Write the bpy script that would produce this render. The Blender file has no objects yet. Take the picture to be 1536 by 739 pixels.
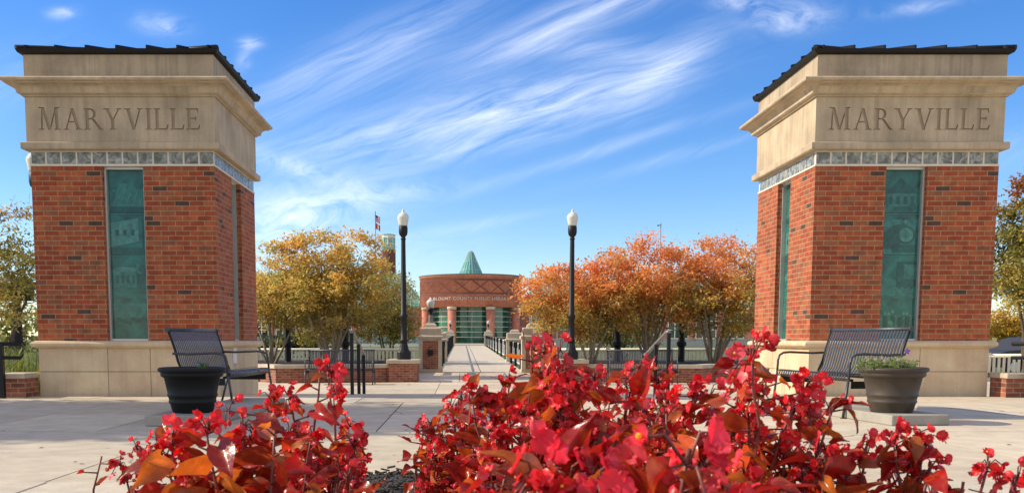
import bpy, bmesh, math, random
from mathutils import Vector, Matrix, noise as mnoise
PI = math.pi
R = math.radians
random.seed(7)
scene = bpy.context.scene
COL = scene.collection

# ------------------------------------------------------------------ camera, world, sun
CAM_Z, FPX, PPX, PPY, PITCH = 0.80, 1420.0, 693.0, 647.0, math.atan(138.5 / 1420.0)
cam_d = bpy.data.cameras.new("camera"); cam = bpy.data.objects.new("camera", cam_d); COL.objects.link(cam)
cam_d.sensor_width = 36.0; cam_d.lens = 36.0 * FPX / 1536.0
cam_d.shift_x = (768 - PPX) / 1536.0; cam_d.shift_y = (PPY - 369.5) / 1536.0
cam_d.clip_start = 0.05; cam_d.clip_end = 6000
cam_d.dof.use_dof = True; cam_d.dof.focus_distance = 9.0; cam_d.dof.aperture_fstop = 14.0
cam.location = (0, 0, CAM_Z); cam.rotation_euler = (PI / 2 - PITCH, 0, 0)
scene.camera = cam
scene.view_settings.view_transform = 'Standard'; scene.view_settings.look = 'None'
scene.view_settings.exposure = 0.48; scene.view_settings.gamma = 1.0

def ray(u, v):
    x = (u - PPX) / FPX; y = (PPY - v) / FPX
    return Vector((x, math.cos(PITCH) + y * math.sin(PITCH), -math.sin(PITCH) + y * math.cos(PITCH)))
def at(u, v, Y):                       # point of the photograph's pixel at distance Y
    d = ray(u, v); return Vector((d.x / d.y * Y, Y, CAM_Z + d.z / d.y * Y))
def onz(u, v, z):                      # point of the pixel on level z
    d = ray(u, v); t = (z - CAM_Z) / d.z; return Vector((d.x * t, d.y * t, z))

SUN_EL, SUN_AZ = 34.0, 5.0             # from the left, slightly behind the towers
sun_dir = Vector((-math.cos(R(SUN_AZ)) * math.cos(R(SUN_EL)), math.sin(R(SUN_AZ)) * math.cos(R(SUN_EL)), math.sin(R(SUN_EL))))
sd = bpy.data.lights.new("sun", 'SUN'); sd.energy = 4.1; sd.angle = R(0.53); sd.color = (1.0, 0.90, 0.72)
sun = bpy.data.objects.new("sun", sd); COL.objects.link(sun)
sun.rotation_euler = sun_dir.to_track_quat('Z', 'Y').to_euler()

world = bpy.data.worlds.new("World"); scene.world = world; world.use_nodes = True
def build_world():
    nt = world.node_tree; N = nt.nodes; L = nt.links; N.clear()
    out = N.new('ShaderNodeOutputWorld'); bg = N.new('ShaderNodeBackground'); L.new(bg.outputs[0], out.inputs[0])
    bg.inputs['Strength'].default_value = 0.135
    sky = N.new('ShaderNodeTexSky'); sky.sky_type = 'NISHITA'; sky.sun_disc = False
    sky.sun_elevation = R(SUN_EL); sky.sun_rotation = math.atan2(sun_dir.x, sun_dir.y)
    sky.altitude = 300; sky.air_density = 1.0; sky.dust_density = 0.3; sky.ozone_density = 3.5
    hs = N.new('ShaderNodeHueSaturation'); hs.inputs['Saturation'].default_value = 1.31; hs.inputs['Value'].default_value = 1.0; hs.inputs['Hue'].default_value = 0.512
    L.new(sky.outputs[0], hs.inputs['Color'])
    tc = N.new('ShaderNodeTexCoord'); sep = N.new('ShaderNodeSeparateXYZ'); L.new(tc.outputs['Generated'], sep.inputs[0])
    def m(op, a, b=None, clamp=False):
        n = N.new('ShaderNodeMath'); n.operation = op; n.use_clamp = clamp
        for i, x in enumerate((a, b)):
            if x is None: continue
            if isinstance(x, (int, float)): n.inputs[i].default_value = x
            else: L.new(x, n.inputs[i])
        return n.outputs[0]
    yy = m('MAXIMUM', sep.outputs['Y'], 0.05)
    a = m('DIVIDE', sep.outputs['X'], yy); b = m('DIVIDE', sep.outputs['Z'], yy)
    comb = N.new('ShaderNodeCombineXYZ'); L.new(a, comb.inputs[0]); L.new(b, comb.inputs[1])
    wz = N.new('ShaderNodeTexNoise'); wz.inputs['Scale'].default_value = 4.5; wz.inputs['Detail'].default_value = 3; L.new(comb.outputs[0], wz.inputs['Vector'])
    vs = N.new('ShaderNodeVectorMath'); vs.operation = 'SUBTRACT'; L.new(wz.outputs['Color'], vs.inputs[0]); vs.inputs[1].default_value = (.5, .5, .5)
    vm = N.new('ShaderNodeVectorMath'); vm.operation = 'SCALE'; L.new(vs.outputs[0], vm.inputs[0]); vm.inputs['Scale'].default_value = .05
    va = N.new('ShaderNodeVectorMath'); va.operation = 'ADD'; L.new(comb.outputs[0], va.inputs[0]); L.new(vm.outputs[0], va.inputs[1])
    def fibre(ang, sx, sy, detail, dist, seed):
        mp = N.new('ShaderNodeMapping'); mp.vector_type = 'TEXTURE'
        mp.inputs['Rotation'].default_value = (0, 0, R(ang)); mp.inputs['Scale'].default_value = (sx, sy, 1)
        mp.inputs['Location'].default_value = (seed, seed * .37, 0)
        L.new(va.outputs[0], mp.inputs[0])
        nz = N.new('ShaderNodeTexNoise'); nz.inputs['Scale'].default_value = 1; nz.inputs['Detail'].default_value = detail
        nz.inputs['Roughness'].default_value = .66; nz.inputs['Distortion'].default_value = dist
        L.new(mp.outputs[0], nz.inputs['Vector']); return nz.outputs['Fac']
    f1 = fibre(25, .22, .017, 13, .35, 1.3); f2 = fibre(18, .12, .015, 13, .5, 6.7); f3 = fibre(8, .045, .022, 12, .8, 2.2)
    # centre px, half length, half width (px), rise angle, strength, which fibre
    bands = [(540, 90, 190, 36, 25, .95, 0), (850, 35, 190, 26, 22, 1.25, 0), (640, 185, 250, 34, 12, .95, 1), (830, 160, 170, 38, 14, .9, 1),
             (440, 325, 90, 42, 4, 1.35, 2), (540, 298, 130, 18, 8, .9, 2), (450, 252, 90, 13, -16, 1.0, 2), (1010, 95, 80, 28, 38, .9, 1),
             (900, 225, 210, 9, 17, .5, 0), (1040, 228, 140, 9, 15, .45, 0), (620, 245, 150, 16, 14, .55, 1), (1185, 28, 60, 20, 6, 1.1, 2), (1110, 4, 40, 10, 0, 1.2, 2),
             (1370, 12, 60, 9, 8, .7, 2), (243, 37, 30, 13, -5, 1.25, 2), (93, 20, 20, 8, 5, 1.0, 2), (376, 66, 16, 9, 0, 1.0, 2), (366, 92, 14, 10, 60, .8, 2),
             (900, 75, 90, 20, -4, .6, 1), (700, 340, 120, 9, 10, .35, 0), (20, 120, 90, 40, 20, .3, 0), (480, 370, 200, 40, 0, .5, 2), (1480, 230, 120, 30, 10, .35, 0)]
    acc = [None, None, None]
    for (u, v, hl, hw, ang, amp, k) in bands:
        d = ray(u, v); ca, cb = d.x / d.y, d.z / d.y
        c, s = math.cos(R(ang)), math.sin(R(ang))
        da = m('SUBTRACT', a, ca); db = m('SUBTRACT', b, cb)
        p = m('MULTIPLY', m('ADD', m('MULTIPLY', da, c), m('MULTIPLY', db, s)), FPX / hl)
        q = m('MULTIPLY', m('SUBTRACT', m('MULTIPLY', db, c), m('MULTIPLY', da, s)), FPX / hw)
        e = m('POWER', 2.718, m('MULTIPLY', m('ADD', m('MULTIPLY', p, p), m('MULTIPLY', q, q)), -1.0))
        e = m('MULTIPLY', e, amp)
        acc[k] = e if acc[k] is None else m('ADD', acc[k], e)
    tot = None
    for k, f in enumerate((f1, f2, f3)):
        t = m('MULTIPLY', acc[k], m('MULTIPLY', m('SUBTRACT', f, .31), 1.7, True))
        tot = t if tot is None else m('ADD', tot, t)
    front = m('GREATER_THAN', sep.outputs['Y'], 0.06)
    tot = m('MULTIPLY', m('MULTIPLY', tot, 0.54, True), front)
    tot = m('MINIMUM', tot, 0.88)
    # unseen warm cloud added overhead and behind the camera to fill the shade
    def smooth(x, lo, hi):
        n = N.new('ShaderNodeMapRange'); n.interpolation_type = 'SMOOTHSTEP'; n.inputs[1].default_value = lo; n.inputs[2].default_value = hi; L.new(x, n.inputs[0]); return n.outputs[0]
    fill_cloud = m('MAXIMUM', smooth(sep.outputs['Z'], .50, .72), smooth(m('MULTIPLY', sep.outputs['Y'], -1.0), -.02, .35))
    nb = N.new('ShaderNodeTexNoise'); nb.inputs['Scale'].default_value = 3.0; nb.inputs['Detail'].default_value = 7; nb.inputs['Distortion'].default_value = .5; L.new(tc.outputs['Generated'], nb.inputs['Vector'])
    fill_cloud = m('MULTIPLY', fill_cloud, smooth(nb.outputs['Fac'], .25, .62))
    mix = N.new('ShaderNodeMix'); mix.data_type = 'RGBA'
    L.new(tot, mix.inputs['Factor']); L.new(hs.outputs[0], mix.inputs[6]); mix.inputs[7].default_value = (8.6, 8.7, 8.8, 1)
    mix2 = N.new('ShaderNodeMix'); mix2.data_type = 'RGBA'; L.new(m('MULTIPLY', fill_cloud, .40), mix2.inputs['Factor']); L.new(mix.outputs[2], mix2.inputs[6]); mix2.inputs[7].default_value = (10.2, 9.0, 7.4, 1)
    L.new(mix2.outputs[2], bg.inputs['Color'])
build_world()

# ------------------------------------------------------------------ materials
def mat(name):
    m = bpy.data.materials.new(name); m.use_nodes = True
    nt = m.node_tree; return m, nt.nodes, nt.links, nt.nodes['Principled BSDF']
def rgba(c): return (c[0], c[1], c[2], 1)
def ramp(N, stops, interp='LINEAR'):
    r = N.new('ShaderNodeValToRGB'); cr = r.color_ramp; cr.interpolation = interp
    while len(cr.elements) < len(stops): cr.elements.new(0.5)
    for e, (p, c) in zip(cr.elements, stops): e.position = p; e.color = rgba(c)
    return r
def noise(N, L, scale, detail=4, vec=None, rough=.55, dist=0):
    n = N.new('ShaderNodeTexNoise'); n.inputs['Scale'].default_value = scale; n.inputs['Detail'].default_value = detail
    n.inputs['Roughness'].default_value = rough; n.inputs['Distortion'].default_value = dist
    if vec is not None: L.new(vec, n.inputs['Vector'])
    return n
def mixc(N, L, fac, a, b, mode='MIX'):
    x = N.new('ShaderNodeMix'); x.data_type = 'RGBA'; x.blend_type = mode
    for sock, val in ((x.inputs['Factor'], fac), (x.inputs[6], a), (x.inputs[7], b)):
        if isinstance(val, (int, float)): sock.default_value = val
        elif isinstance(val, tuple): sock.default_value = rgba(val)
        else: L.new(val, sock)
    return x.outputs[2]
def mth(N, L, op, a, b=None):
    n = N.new('ShaderNodeMath'); n.operation = op
    for i, x in enumerate((a, b)):
        if x is None: continue
        if isinstance(x, (int, float)): n.inputs[i].default_value = x
        else: L.new(x, n.inputs[i])
    return n.outputs[0]
def bump(N, L, b, h, strength=.3, dist=.01):
    bp = N.new('ShaderNodeBump'); bp.inputs['Strength'].default_value = strength; bp.inputs['Distance'].default_value = dist
    L.new(h, bp.inputs['Height']); L.new(bp.outputs[0], b.inputs['Normal'])

def brick_mat(name, w, h, mortar, stops, mortar_c, rough=.85):
    m, N, L, b = mat(name)
    uv = N.new('ShaderNodeUVMap'); sp = N.new('ShaderNodeSeparateXYZ'); L.new(uv.outputs[0], sp.inputs[0])
    v = mth(N, L, 'DIVIDE', sp.outputs[1], h); row = mth(N, L, 'FLOOR', v)
    off = mth(N, L, 'MULTIPLY', mth(N, L, 'FLOORED_MODULO', row, 2.0), .5)
    u = mth(N, L, 'ADD', mth(N, L, 'DIVIDE', sp.outputs[0], w), off); colm = mth(N, L, 'FLOOR', u)
    fu = mth(N, L, 'FRACT', u); fv = mth(N, L, 'FRACT', v)
    cb = N.new('ShaderNodeCombineXYZ'); L.new(colm, cb.inputs[0]); L.new(row, cb.inputs[1])
    wn = N.new('ShaderNodeTexWhiteNoise'); wn.noise_dimensions = '2D'; L.new(cb.outputs[0], wn.inputs['Vector'])
    r = ramp(N, stops, 'CONSTANT'); L.new(wn.outputs['Value'], r.inputs[0])
    ns = noise(N, L, 9, 6, uv.outputs[0]); nl = noise(N, L, .9, 3, uv.outputs[0])
    c = mixc(N, L, .55, r.outputs[0], ns.outputs['Fac'], 'OVERLAY')
    c = mixc(N, L, .5, c, nl.outputs['Fac'], 'OVERLAY')
    mps = N.new('ShaderNodeMapping'); mps.inputs['Scale'].default_value = (7, .35, 1); L.new(uv.outputs[0], mps.inputs[0]); nst = noise(N, L, 1, 5, mps.outputs[0], .6)
    c = mixc(N, L, .45, c, nst.outputs['Fac'], 'OVERLAY')
    mu = mth(N, L, 'LESS_THAN', mth(N, L, 'MINIMUM', fu, mth(N, L, 'SUBTRACT', 1.0, fu)), mortar / w / 2)
    mv = mth(N, L, 'LESS_THAN', mth(N, L, 'MINIMUM', fv, mth(N, L, 'SUBTRACT', 1.0, fv)), mortar / h / 2)
    mo = mth(N, L, 'MAXIMUM', mu, mv)
    mc = mixc(N, L, .5, mortar_c, ns.outputs['Fac'], 'OVERLAY')
    c = mixc(N, L, mo, c, mc)
    L.new(c, b.inputs['Base Color']); b.inputs['Roughness'].default_value = rough
    bump(N, L, b, mth(N, L, 'ADD', mth(N, L, 'MULTIPLY', mth(N, L, 'SUBTRACT', 1.0, mo), 1.0), mth(N, L, 'MULTIPLY', ns.outputs['Fac'], .5)), .5, .006)
    return m
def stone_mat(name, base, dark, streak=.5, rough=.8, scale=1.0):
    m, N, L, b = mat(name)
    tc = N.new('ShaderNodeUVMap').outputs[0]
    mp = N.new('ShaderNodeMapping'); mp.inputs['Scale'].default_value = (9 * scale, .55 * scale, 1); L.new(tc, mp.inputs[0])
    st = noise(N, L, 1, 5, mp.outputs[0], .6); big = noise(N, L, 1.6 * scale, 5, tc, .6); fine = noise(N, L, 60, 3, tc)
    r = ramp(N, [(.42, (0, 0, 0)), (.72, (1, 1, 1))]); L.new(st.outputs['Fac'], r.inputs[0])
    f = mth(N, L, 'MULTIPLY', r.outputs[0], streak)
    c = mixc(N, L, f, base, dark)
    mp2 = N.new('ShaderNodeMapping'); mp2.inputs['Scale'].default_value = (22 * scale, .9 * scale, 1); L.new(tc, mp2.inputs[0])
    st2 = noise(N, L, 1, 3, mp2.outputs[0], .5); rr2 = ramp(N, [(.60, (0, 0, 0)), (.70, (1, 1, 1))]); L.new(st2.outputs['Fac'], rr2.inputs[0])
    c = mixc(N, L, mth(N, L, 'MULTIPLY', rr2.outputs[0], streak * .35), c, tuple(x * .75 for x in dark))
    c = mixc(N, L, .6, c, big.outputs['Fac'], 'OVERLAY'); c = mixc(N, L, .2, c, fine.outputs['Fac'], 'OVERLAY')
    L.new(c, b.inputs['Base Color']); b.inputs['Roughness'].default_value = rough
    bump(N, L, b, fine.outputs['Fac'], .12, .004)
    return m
def flat_mat(name, c, rough=.5, metal=0.0, spec=.5, var=.25, scale=8, coat=0.0):
    m, N, L, b = mat(name)
    tc = N.new('ShaderNodeTexCoord'); n = noise(N, L, scale, 5, tc.outputs['Object'])
    L.new(mixc(N, L, var, c, n.outputs['Fac'], 'OVERLAY'), b.inputs['Base Color'])
    r = N.new('ShaderNodeMapRange'); r.inputs[3].default_value = max(0, rough - .08); r.inputs[4].default_value = min(1, rough + .1)
    L.new(n.outputs['Fac'], r.inputs[0]); L.new(r.outputs[0], b.inputs['Roughness'])
    b.inputs['Metallic'].default_value = metal; b.inputs['Specular IOR Level'].default_value = spec; b.inputs['Coat Weight'].default_value = coat
    return m
def concrete_mat(name, base, dirt, rough=.85, slabs=False):
    m, N, L, b = mat(name)
    tc = N.new('ShaderNodeTexCoord').outputs['Object']
    big = noise(N, L, .55, 6, tc, .6); mid = noise(N, L, 4, 6, tc, .65); fine = noise(N, L, 110, 3, tc)
    r = ramp(N, [(.38, (0, 0, 0)), (.7, (1, 1, 1))]); L.new(big.outputs['Fac'], r.inputs[0])
    c = mixc(N, L, mth(N, L, 'MULTIPLY', r.outputs[0], .6), base, dirt)
    sp = noise(N, L, 1.3, 8, tc, .75); rs = ramp(N, [(.66, (0, 0, 0)), (.74, (1, 1, 1))]); L.new(sp.outputs['Fac'], rs.inputs[0])
    c = mixc(N, L, mth(N, L, 'MULTIPLY', rs.outputs[0], .5), c, (dirt[0] * .6, dirt[1] * .6, dirt[2] * .6))
    c = mixc(N, L, .4, c, mid.outputs['Fac'], 'OVERLAY'); c = mixc(N, L, .3, c, fine.outputs['Fac'], 'OVERLAY')
    if slabs:
        ta = N.new('ShaderNodeAttribute'); ta.attribute_name = 'tint'; c = mixc(N, L, 1.0, c, ta.outputs['Color'], 'MULTIPLY')
        wv = noise(N, L, 1.6, 4, tc); wa = N.new('ShaderNodeVectorMath'); wa.operation = 'MULTIPLY_ADD'; L.new(wv.outputs['Color'], wa.inputs[0]); wa.inputs[1].default_value = (.5, .5, 0); L.new(tc, wa.inputs[2])
        vo = N.new('ShaderNodeTexVoronoi'); vo.feature = 'DISTANCE_TO_EDGE'; vo.inputs['Scale'].default_value = .30; L.new(wa.outputs[0], vo.inputs['Vector'])
        ck = mth(N, L, 'LESS_THAN', vo.outputs['Distance'], .0022); mk = mth(N, L, 'GREATER_THAN', noise(N, L, .45, 2, tc).outputs['Fac'], .54)
        c = mixc(N, L, mth(N, L, 'MULTIPLY', mth(N, L, 'MULTIPLY', ck, mk), .55), c, (.10, .085, .065))
        vg = N.new('ShaderNodeTexVoronoi'); vg.inputs['Scale'].default_value = 2.2; L.new(tc, vg.inputs['Vector']); gm = mth(N, L, 'LESS_THAN', vg.outputs['Distance'], .045)
        c = mixc(N, L, mth(N, L, 'MULTIPLY', gm, .5), c, (.13, .115, .10))
    L.new(c, b.inputs['Base Color']); b.inputs['Roughness'].default_value = rough
    bump(N, L, b, fine.outputs['Fac'], .15, .003)
    return m
def leaf_mat(name, rough=.45, transl=.35, spec=.4, gain=1.0, mottle=False):
    m, N, L, b = mat(name)
    at_ = N.new('ShaderNodeAttribute'); at_.attribute_name = 'tint'
    tc = N.new('ShaderNodeTexCoord'); n = noise(N, L, 60, 3, tc.outputs['Object'])
    c = mixc(N, L, .3, at_.outputs['Color'], n.outputs['Fac'], 'OVERLAY')
    if mottle:
        n2 = noise(N, L, 26, 5, tc.outputs['Object'], .65, .5); r2 = ramp(N, [(.40, (0, 0, 0)), (.62, (1, 1, 1))]); L.new(n2.outputs['Fac'], r2.inputs[0])
        c = mixc(N, L, mth(N, L, 'MULTIPLY', r2.outputs[0], .38), c, (.10, .010, .008))
        n3 = noise(N, L, 34, 4, tc.outputs['Object'], .6, .8); r3 = ramp(N, [(.55, (0, 0, 0)), (.72, (1, 1, 1))]); L.new(n3.outputs['Fac'], r3.inputs[0])
        c = mixc(N, L, mth(N, L, 'MULTIPLY', r3.outputs[0], .5), c, (.60, .16, .02))
        bump(N, L, b, n.outputs['Fac'], .35, .004)
    L.new(c, b.inputs['Base Color']); b.inputs['Roughness'].default_value = rough; b.inputs['Specular IOR Level'].default_value = spec
    tr = N.new('ShaderNodeBsdfTranslucent'); L.new(mixc(N, L, 1.0, c, (gain, gain * .9, gain * .8), 'MULTIPLY'), tr.inputs['Color'])
    mx = N.new('ShaderNodeMixShader'); mx.inputs[0].default_value = transl
    L.new(b.outputs[0], mx.inputs[1]); L.new(tr.outputs[0], mx.inputs[2])
    L.new(mx.outputs[0], N['Material Output'].inputs['Surface'])
    return m

RED = [(0, (.34, .066, .018)), (.20, (.39, .092, .026)), (.40, (.30, .054, .015)), (.56, (.35, .100, .034)), (.72, (.31, .056, .016)), (.84, (.27, .085, .034)), (.95, (.09, .046, .030))]
M = {}
M['brick'] = brick_mat('tower_brick', .203, .0677, .010, RED, (.37, .235, .125))
M['brick_low'] = brick_mat('low_wall_brick', .203, .0677, .010, [(0, (.30, .085, .04)), (.3, (.34, .11, .055)), (.6, (.26, .07, .035)), (.85, (.20, .06, .035))], (.36, .28, .2))
M['brick_far'] = brick_mat('library_brick', .30, .10, .012, [(0, (.52, .175, .105)), (.3, (.55, .19, .115)), (.6, (.49, .16, .095)), (.85, (.45, .145, .085))], (.46, .25, .17))
M['brick_band'] = flat_mat('dark_brick_band', (.16, .06, .045), .9)
M['stone'] = stone_mat('limestone', (.51, .395, .255), (.35, .26, .165), .75)
M['stone_base'] = stone_mat('limestone_base_bounce', (.64, .485, .30), (.50, .37, .22), .5)  # paler limestone copy, bounce light off the paving put into the colour
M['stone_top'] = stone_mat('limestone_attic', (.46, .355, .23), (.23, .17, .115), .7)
M['engraving'] = flat_mat('weathered_engraving', (.38, .285, .18), .95)
M['joint'] = flat_mat('joint_mortar', (.30, .225, .14), .95)
M['cast'] = stone_mat('cast_stone', (.58, .48, .34), (.42, .34, .24), .5)
M['cap'] = stone_mat('wall_cap_stone', (.52, .43, .31), (.38, .30, .21), .5)
M['concrete'] = concrete_mat('plaza_concrete', (.58, .49, .36), (.43, .36, .265), .85, True)
M['step_stone'] = concrete_mat('step_concrete', (.52, .44, .32), (.40, .335, .245))
rs_ = random.Random(5)
def tone():
    k = rs_.uniform(.84, 1.06); return (k, k * rs_.uniform(.985, 1.01), k * rs_.uniform(.96, 1.01))
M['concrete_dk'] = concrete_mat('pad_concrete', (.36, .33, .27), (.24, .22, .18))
M['deck'] = concrete_mat('bridge_concrete', (.54, .465, .35), (.44, .375, .28))
M['blue_grey'] = concrete_mat('blue_grey_patch', (.20, .21, .22), (.15, .155, .17))
M['under'] = flat_mat('dark_joint_fill', (.09, .075, .06), .95)
M['black'] = flat_mat('black_painted_metal', (.011, .011, .012), .5, 0, .3, .2)
M['bench'] = flat_mat('dark_blue_grey_painted_metal', (.043, .044, .049), .38, .0, .5, .2, 20, .1)
M['roof'] = flat_mat('dark_bronze_roof_metal', (.012, .011, .011), .55, .1, .3)
M['frame'] = flat_mat('brushed_aluminium', (.62, .60, .56), .45, .6)
M['white'] = flat_mat('white_painted_metal', (.78, .73, .62), .5)
M['cream'] = flat_mat('cream_painted_fence', (.80, .72, .56), .55)
M['greyrail'] = flat_mat('grey_galvanised_rail', (.22, .21, .185), .45, .4)
M['pot_black'] = flat_mat('black_plastic', (.010, .010, .010), .55, 0, .25, .3, 12)
M['pot_brown'] = flat_mat('brown_plastic', (.055, .041, .030), .5, 0, .35, .4, 10)
M['soil'] = flat_mat('dark_soil', (.035, .024, .018), .95, 0, .2, .6, 40)
M['bark'] = flat_mat('grey_tan_bark', (.34, .26, .17), .85, 0, .3, .6, 12)
M['bark_dark'] = flat_mat('dark_bark', (.10, .075, .055), .9, 0, .3, .6, 12)
M['patina'] = flat_mat('green_patina_roof', (.17, .34, .27), .5, .1, .4, .35, 1.2)
M['patina_rib'] = flat_mat('pale_green_rib', (.36, .52, .44), .5)
M['grey_wall'] = flat_mat('grey_retaining_wall', (.42, .40, .36), .85)
M['grout'] = flat_mat('pale_grout', (.74, .66, .53), .9)
M['plaque'] = flat_mat('white_plaque', (.75, .74, .70), .5)
M['globe'] = flat_mat('milky_lamp_globe', (.66, .66, .58), .15, 0, .5, .12, 14)
M['leaf'] = leaf_mat('autumn_leaves', .5, .45, .3, 1.3)
M['begonia_leaf'] = leaf_mat('glossy_begonia_leaf', .26, .42, .5, 1.3, True)
M['begonia_petal'] = leaf_mat('begonia_petal', .38, .36, .45, 1.05)
M['stem'] = flat_mat('red_brown_stem', (.17, .045, .032), .45, 0, .4, .4, 60)
M['yellow'] = flat_mat('yellow_stamens', (.85, .52, .03), .6)
M['car'] = flat_mat('dark_car_paint', (.035, .035, .037), .45, .0, .35, .05, 4, .0)
M['tyre'] = flat_mat('tyre_rubber', (.02, .02, .02), .8)
M['red_flag'] = flat_mat('red_flag_cloth', (.55, .05, .05), .8)
M['white_flag'] = flat_mat('white_flag_cloth', (.75, .72, .70), .8)
M['blue_flag'] = flat_mat('blue_flag_cloth', (.04, .06, .25), .8)

def glass_mat(name, c, rough, spec=.5, var=.4, scale=3, transl=0.0):
    m, N, L, b = mat(name)
    tc = N.new('ShaderNodeTexCoord'); n = noise(N, L, scale, 6, tc.outputs['Object'], .6, .6)
    r = ramp(N, [(.3, tuple(x * (1 - var) for x in c)), (.7, tuple(min(1, x * (1 + var)) for x in c))]); L.new(n.outputs['Fac'], r.inputs[0])
    L.new(r.outputs[0], b.inputs['Base Color']); b.inputs['Roughness'].default_value = rough; b.inputs['Specular IOR Level'].default_value = spec
    return m
M['teal'] = glass_mat('printed_teal_glass', (.012, .118, .088), .05, .5, .6, 4.5)
M['teal_mid'] = glass_mat('teal_print_mid', (.024, .150, .114), .05, .5, .5, 9)
M['teal_light'] = glass_mat('teal_print_light', (.055, .205, .160), .05, .5, .5, 12)
M['teal_dark'] = glass_mat('teal_print_dark', (.007, .075, .057), .05, .5, .5, 9)
M['green_glass'] = glass_mat('green_curtain_glass', (.006, .085, .055), .05, .6, .5, .5)
M['dark_glass'] = glass_mat('dark_window_glass', (.012, .025, .025), .04, .8, .4, .6)
M['lantern'] = glass_mat('lantern_glass', (.10, .36, .32), .15, .6, .3, 1)
M['clear_panel'] = glass_mat('pale_glass_panel', (.30, .40, .38), .08, .6, .25, 1.5)
def block_mat():
    m, N, L, b = mat('wavy_glass_block')
    tc = N.new('ShaderNodeTexCoord'); oi = N.new('ShaderNodeObjectInfo'); of = N.new('ShaderNodeVectorMath'); of.operation = 'ADD'; sc9 = N.new('ShaderNodeVectorMath'); sc9.operation = 'SCALE'; sc9.inputs['Scale'].default_value = 37.0
    cb9 = N.new('ShaderNodeCombineXYZ'); [L.new(oi.outputs['Random'], cb9.inputs[k]) for k in range(3)]; L.new(cb9.outputs[0], sc9.inputs[0]); L.new(tc.outputs['Object'], of.inputs[0]); L.new(sc9.outputs[0], of.inputs[1])
    n = noise(N, L, 10, 2, of.outputs[0], .5, 1.2)
    r = ramp(N, [(.34, (.11, .105, .07)), (.52, (.24, .235, .185)), (.70, (.44, .44, .38))]); L.new(n.outputs['Fac'], r.inputs[0])
    L.new(r.outputs[0], b.inputs['Base Color']); b.inputs['Roughness'].default_value = .12; b.inputs['Specular IOR Level'].default_value = .5
    bump(N, L, b, n.outputs['Fac'], .6, .02); return m
M['block'] = block_mat()
def grass_mat():
    m, N, L, b = mat('lawn'); tc = N.new('ShaderNodeTexCoord').outputs['Object']
    a = noise(N, L, .25, 6, tc, .7); f = noise(N, L, 6, 5, tc, .7)
    r = ramp(N, [(.3, (.05, .085, .02)), (.55, (.10, .13, .032)), (.75, (.17, .16, .06))]); L.new(a.outputs['Fac'], r.inputs[0])
    L.new(mixc(N, L, .7, r.outputs[0], f.outputs['Fac'], 'OVERLAY'), b.inputs['Base Color']); b.inputs['Roughness'].default_value = .95
    bump(N, L, b, f.outputs['Fac'], .6, .1); return m
M['grass'] = grass_mat()
def mulch_mat():
    m, N, L, b = mat('bark_mulch'); tc = N.new('ShaderNodeTexCoord').outputs['Object']
    vo = N.new('ShaderNodeTexVoronoi'); vo.inputs['Scale'].default_value = 55; L.new(tc, vo.inputs['Vector'])
    r = ramp(N, [(0, (.012, .009, .008)), (.5, (.04, .028, .02)), (1, (.10, .07, .05))]); L.new(vo.outputs['Color'], r.inputs[0])
    L.new(r.outputs[0], b.inputs['Base Color']); b.inputs['Roughness'].default_value = .9; bump(N, L, b, vo.outputs['Distance'], 1, .03); return m
M['mulch'] = mulch_mat()

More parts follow.
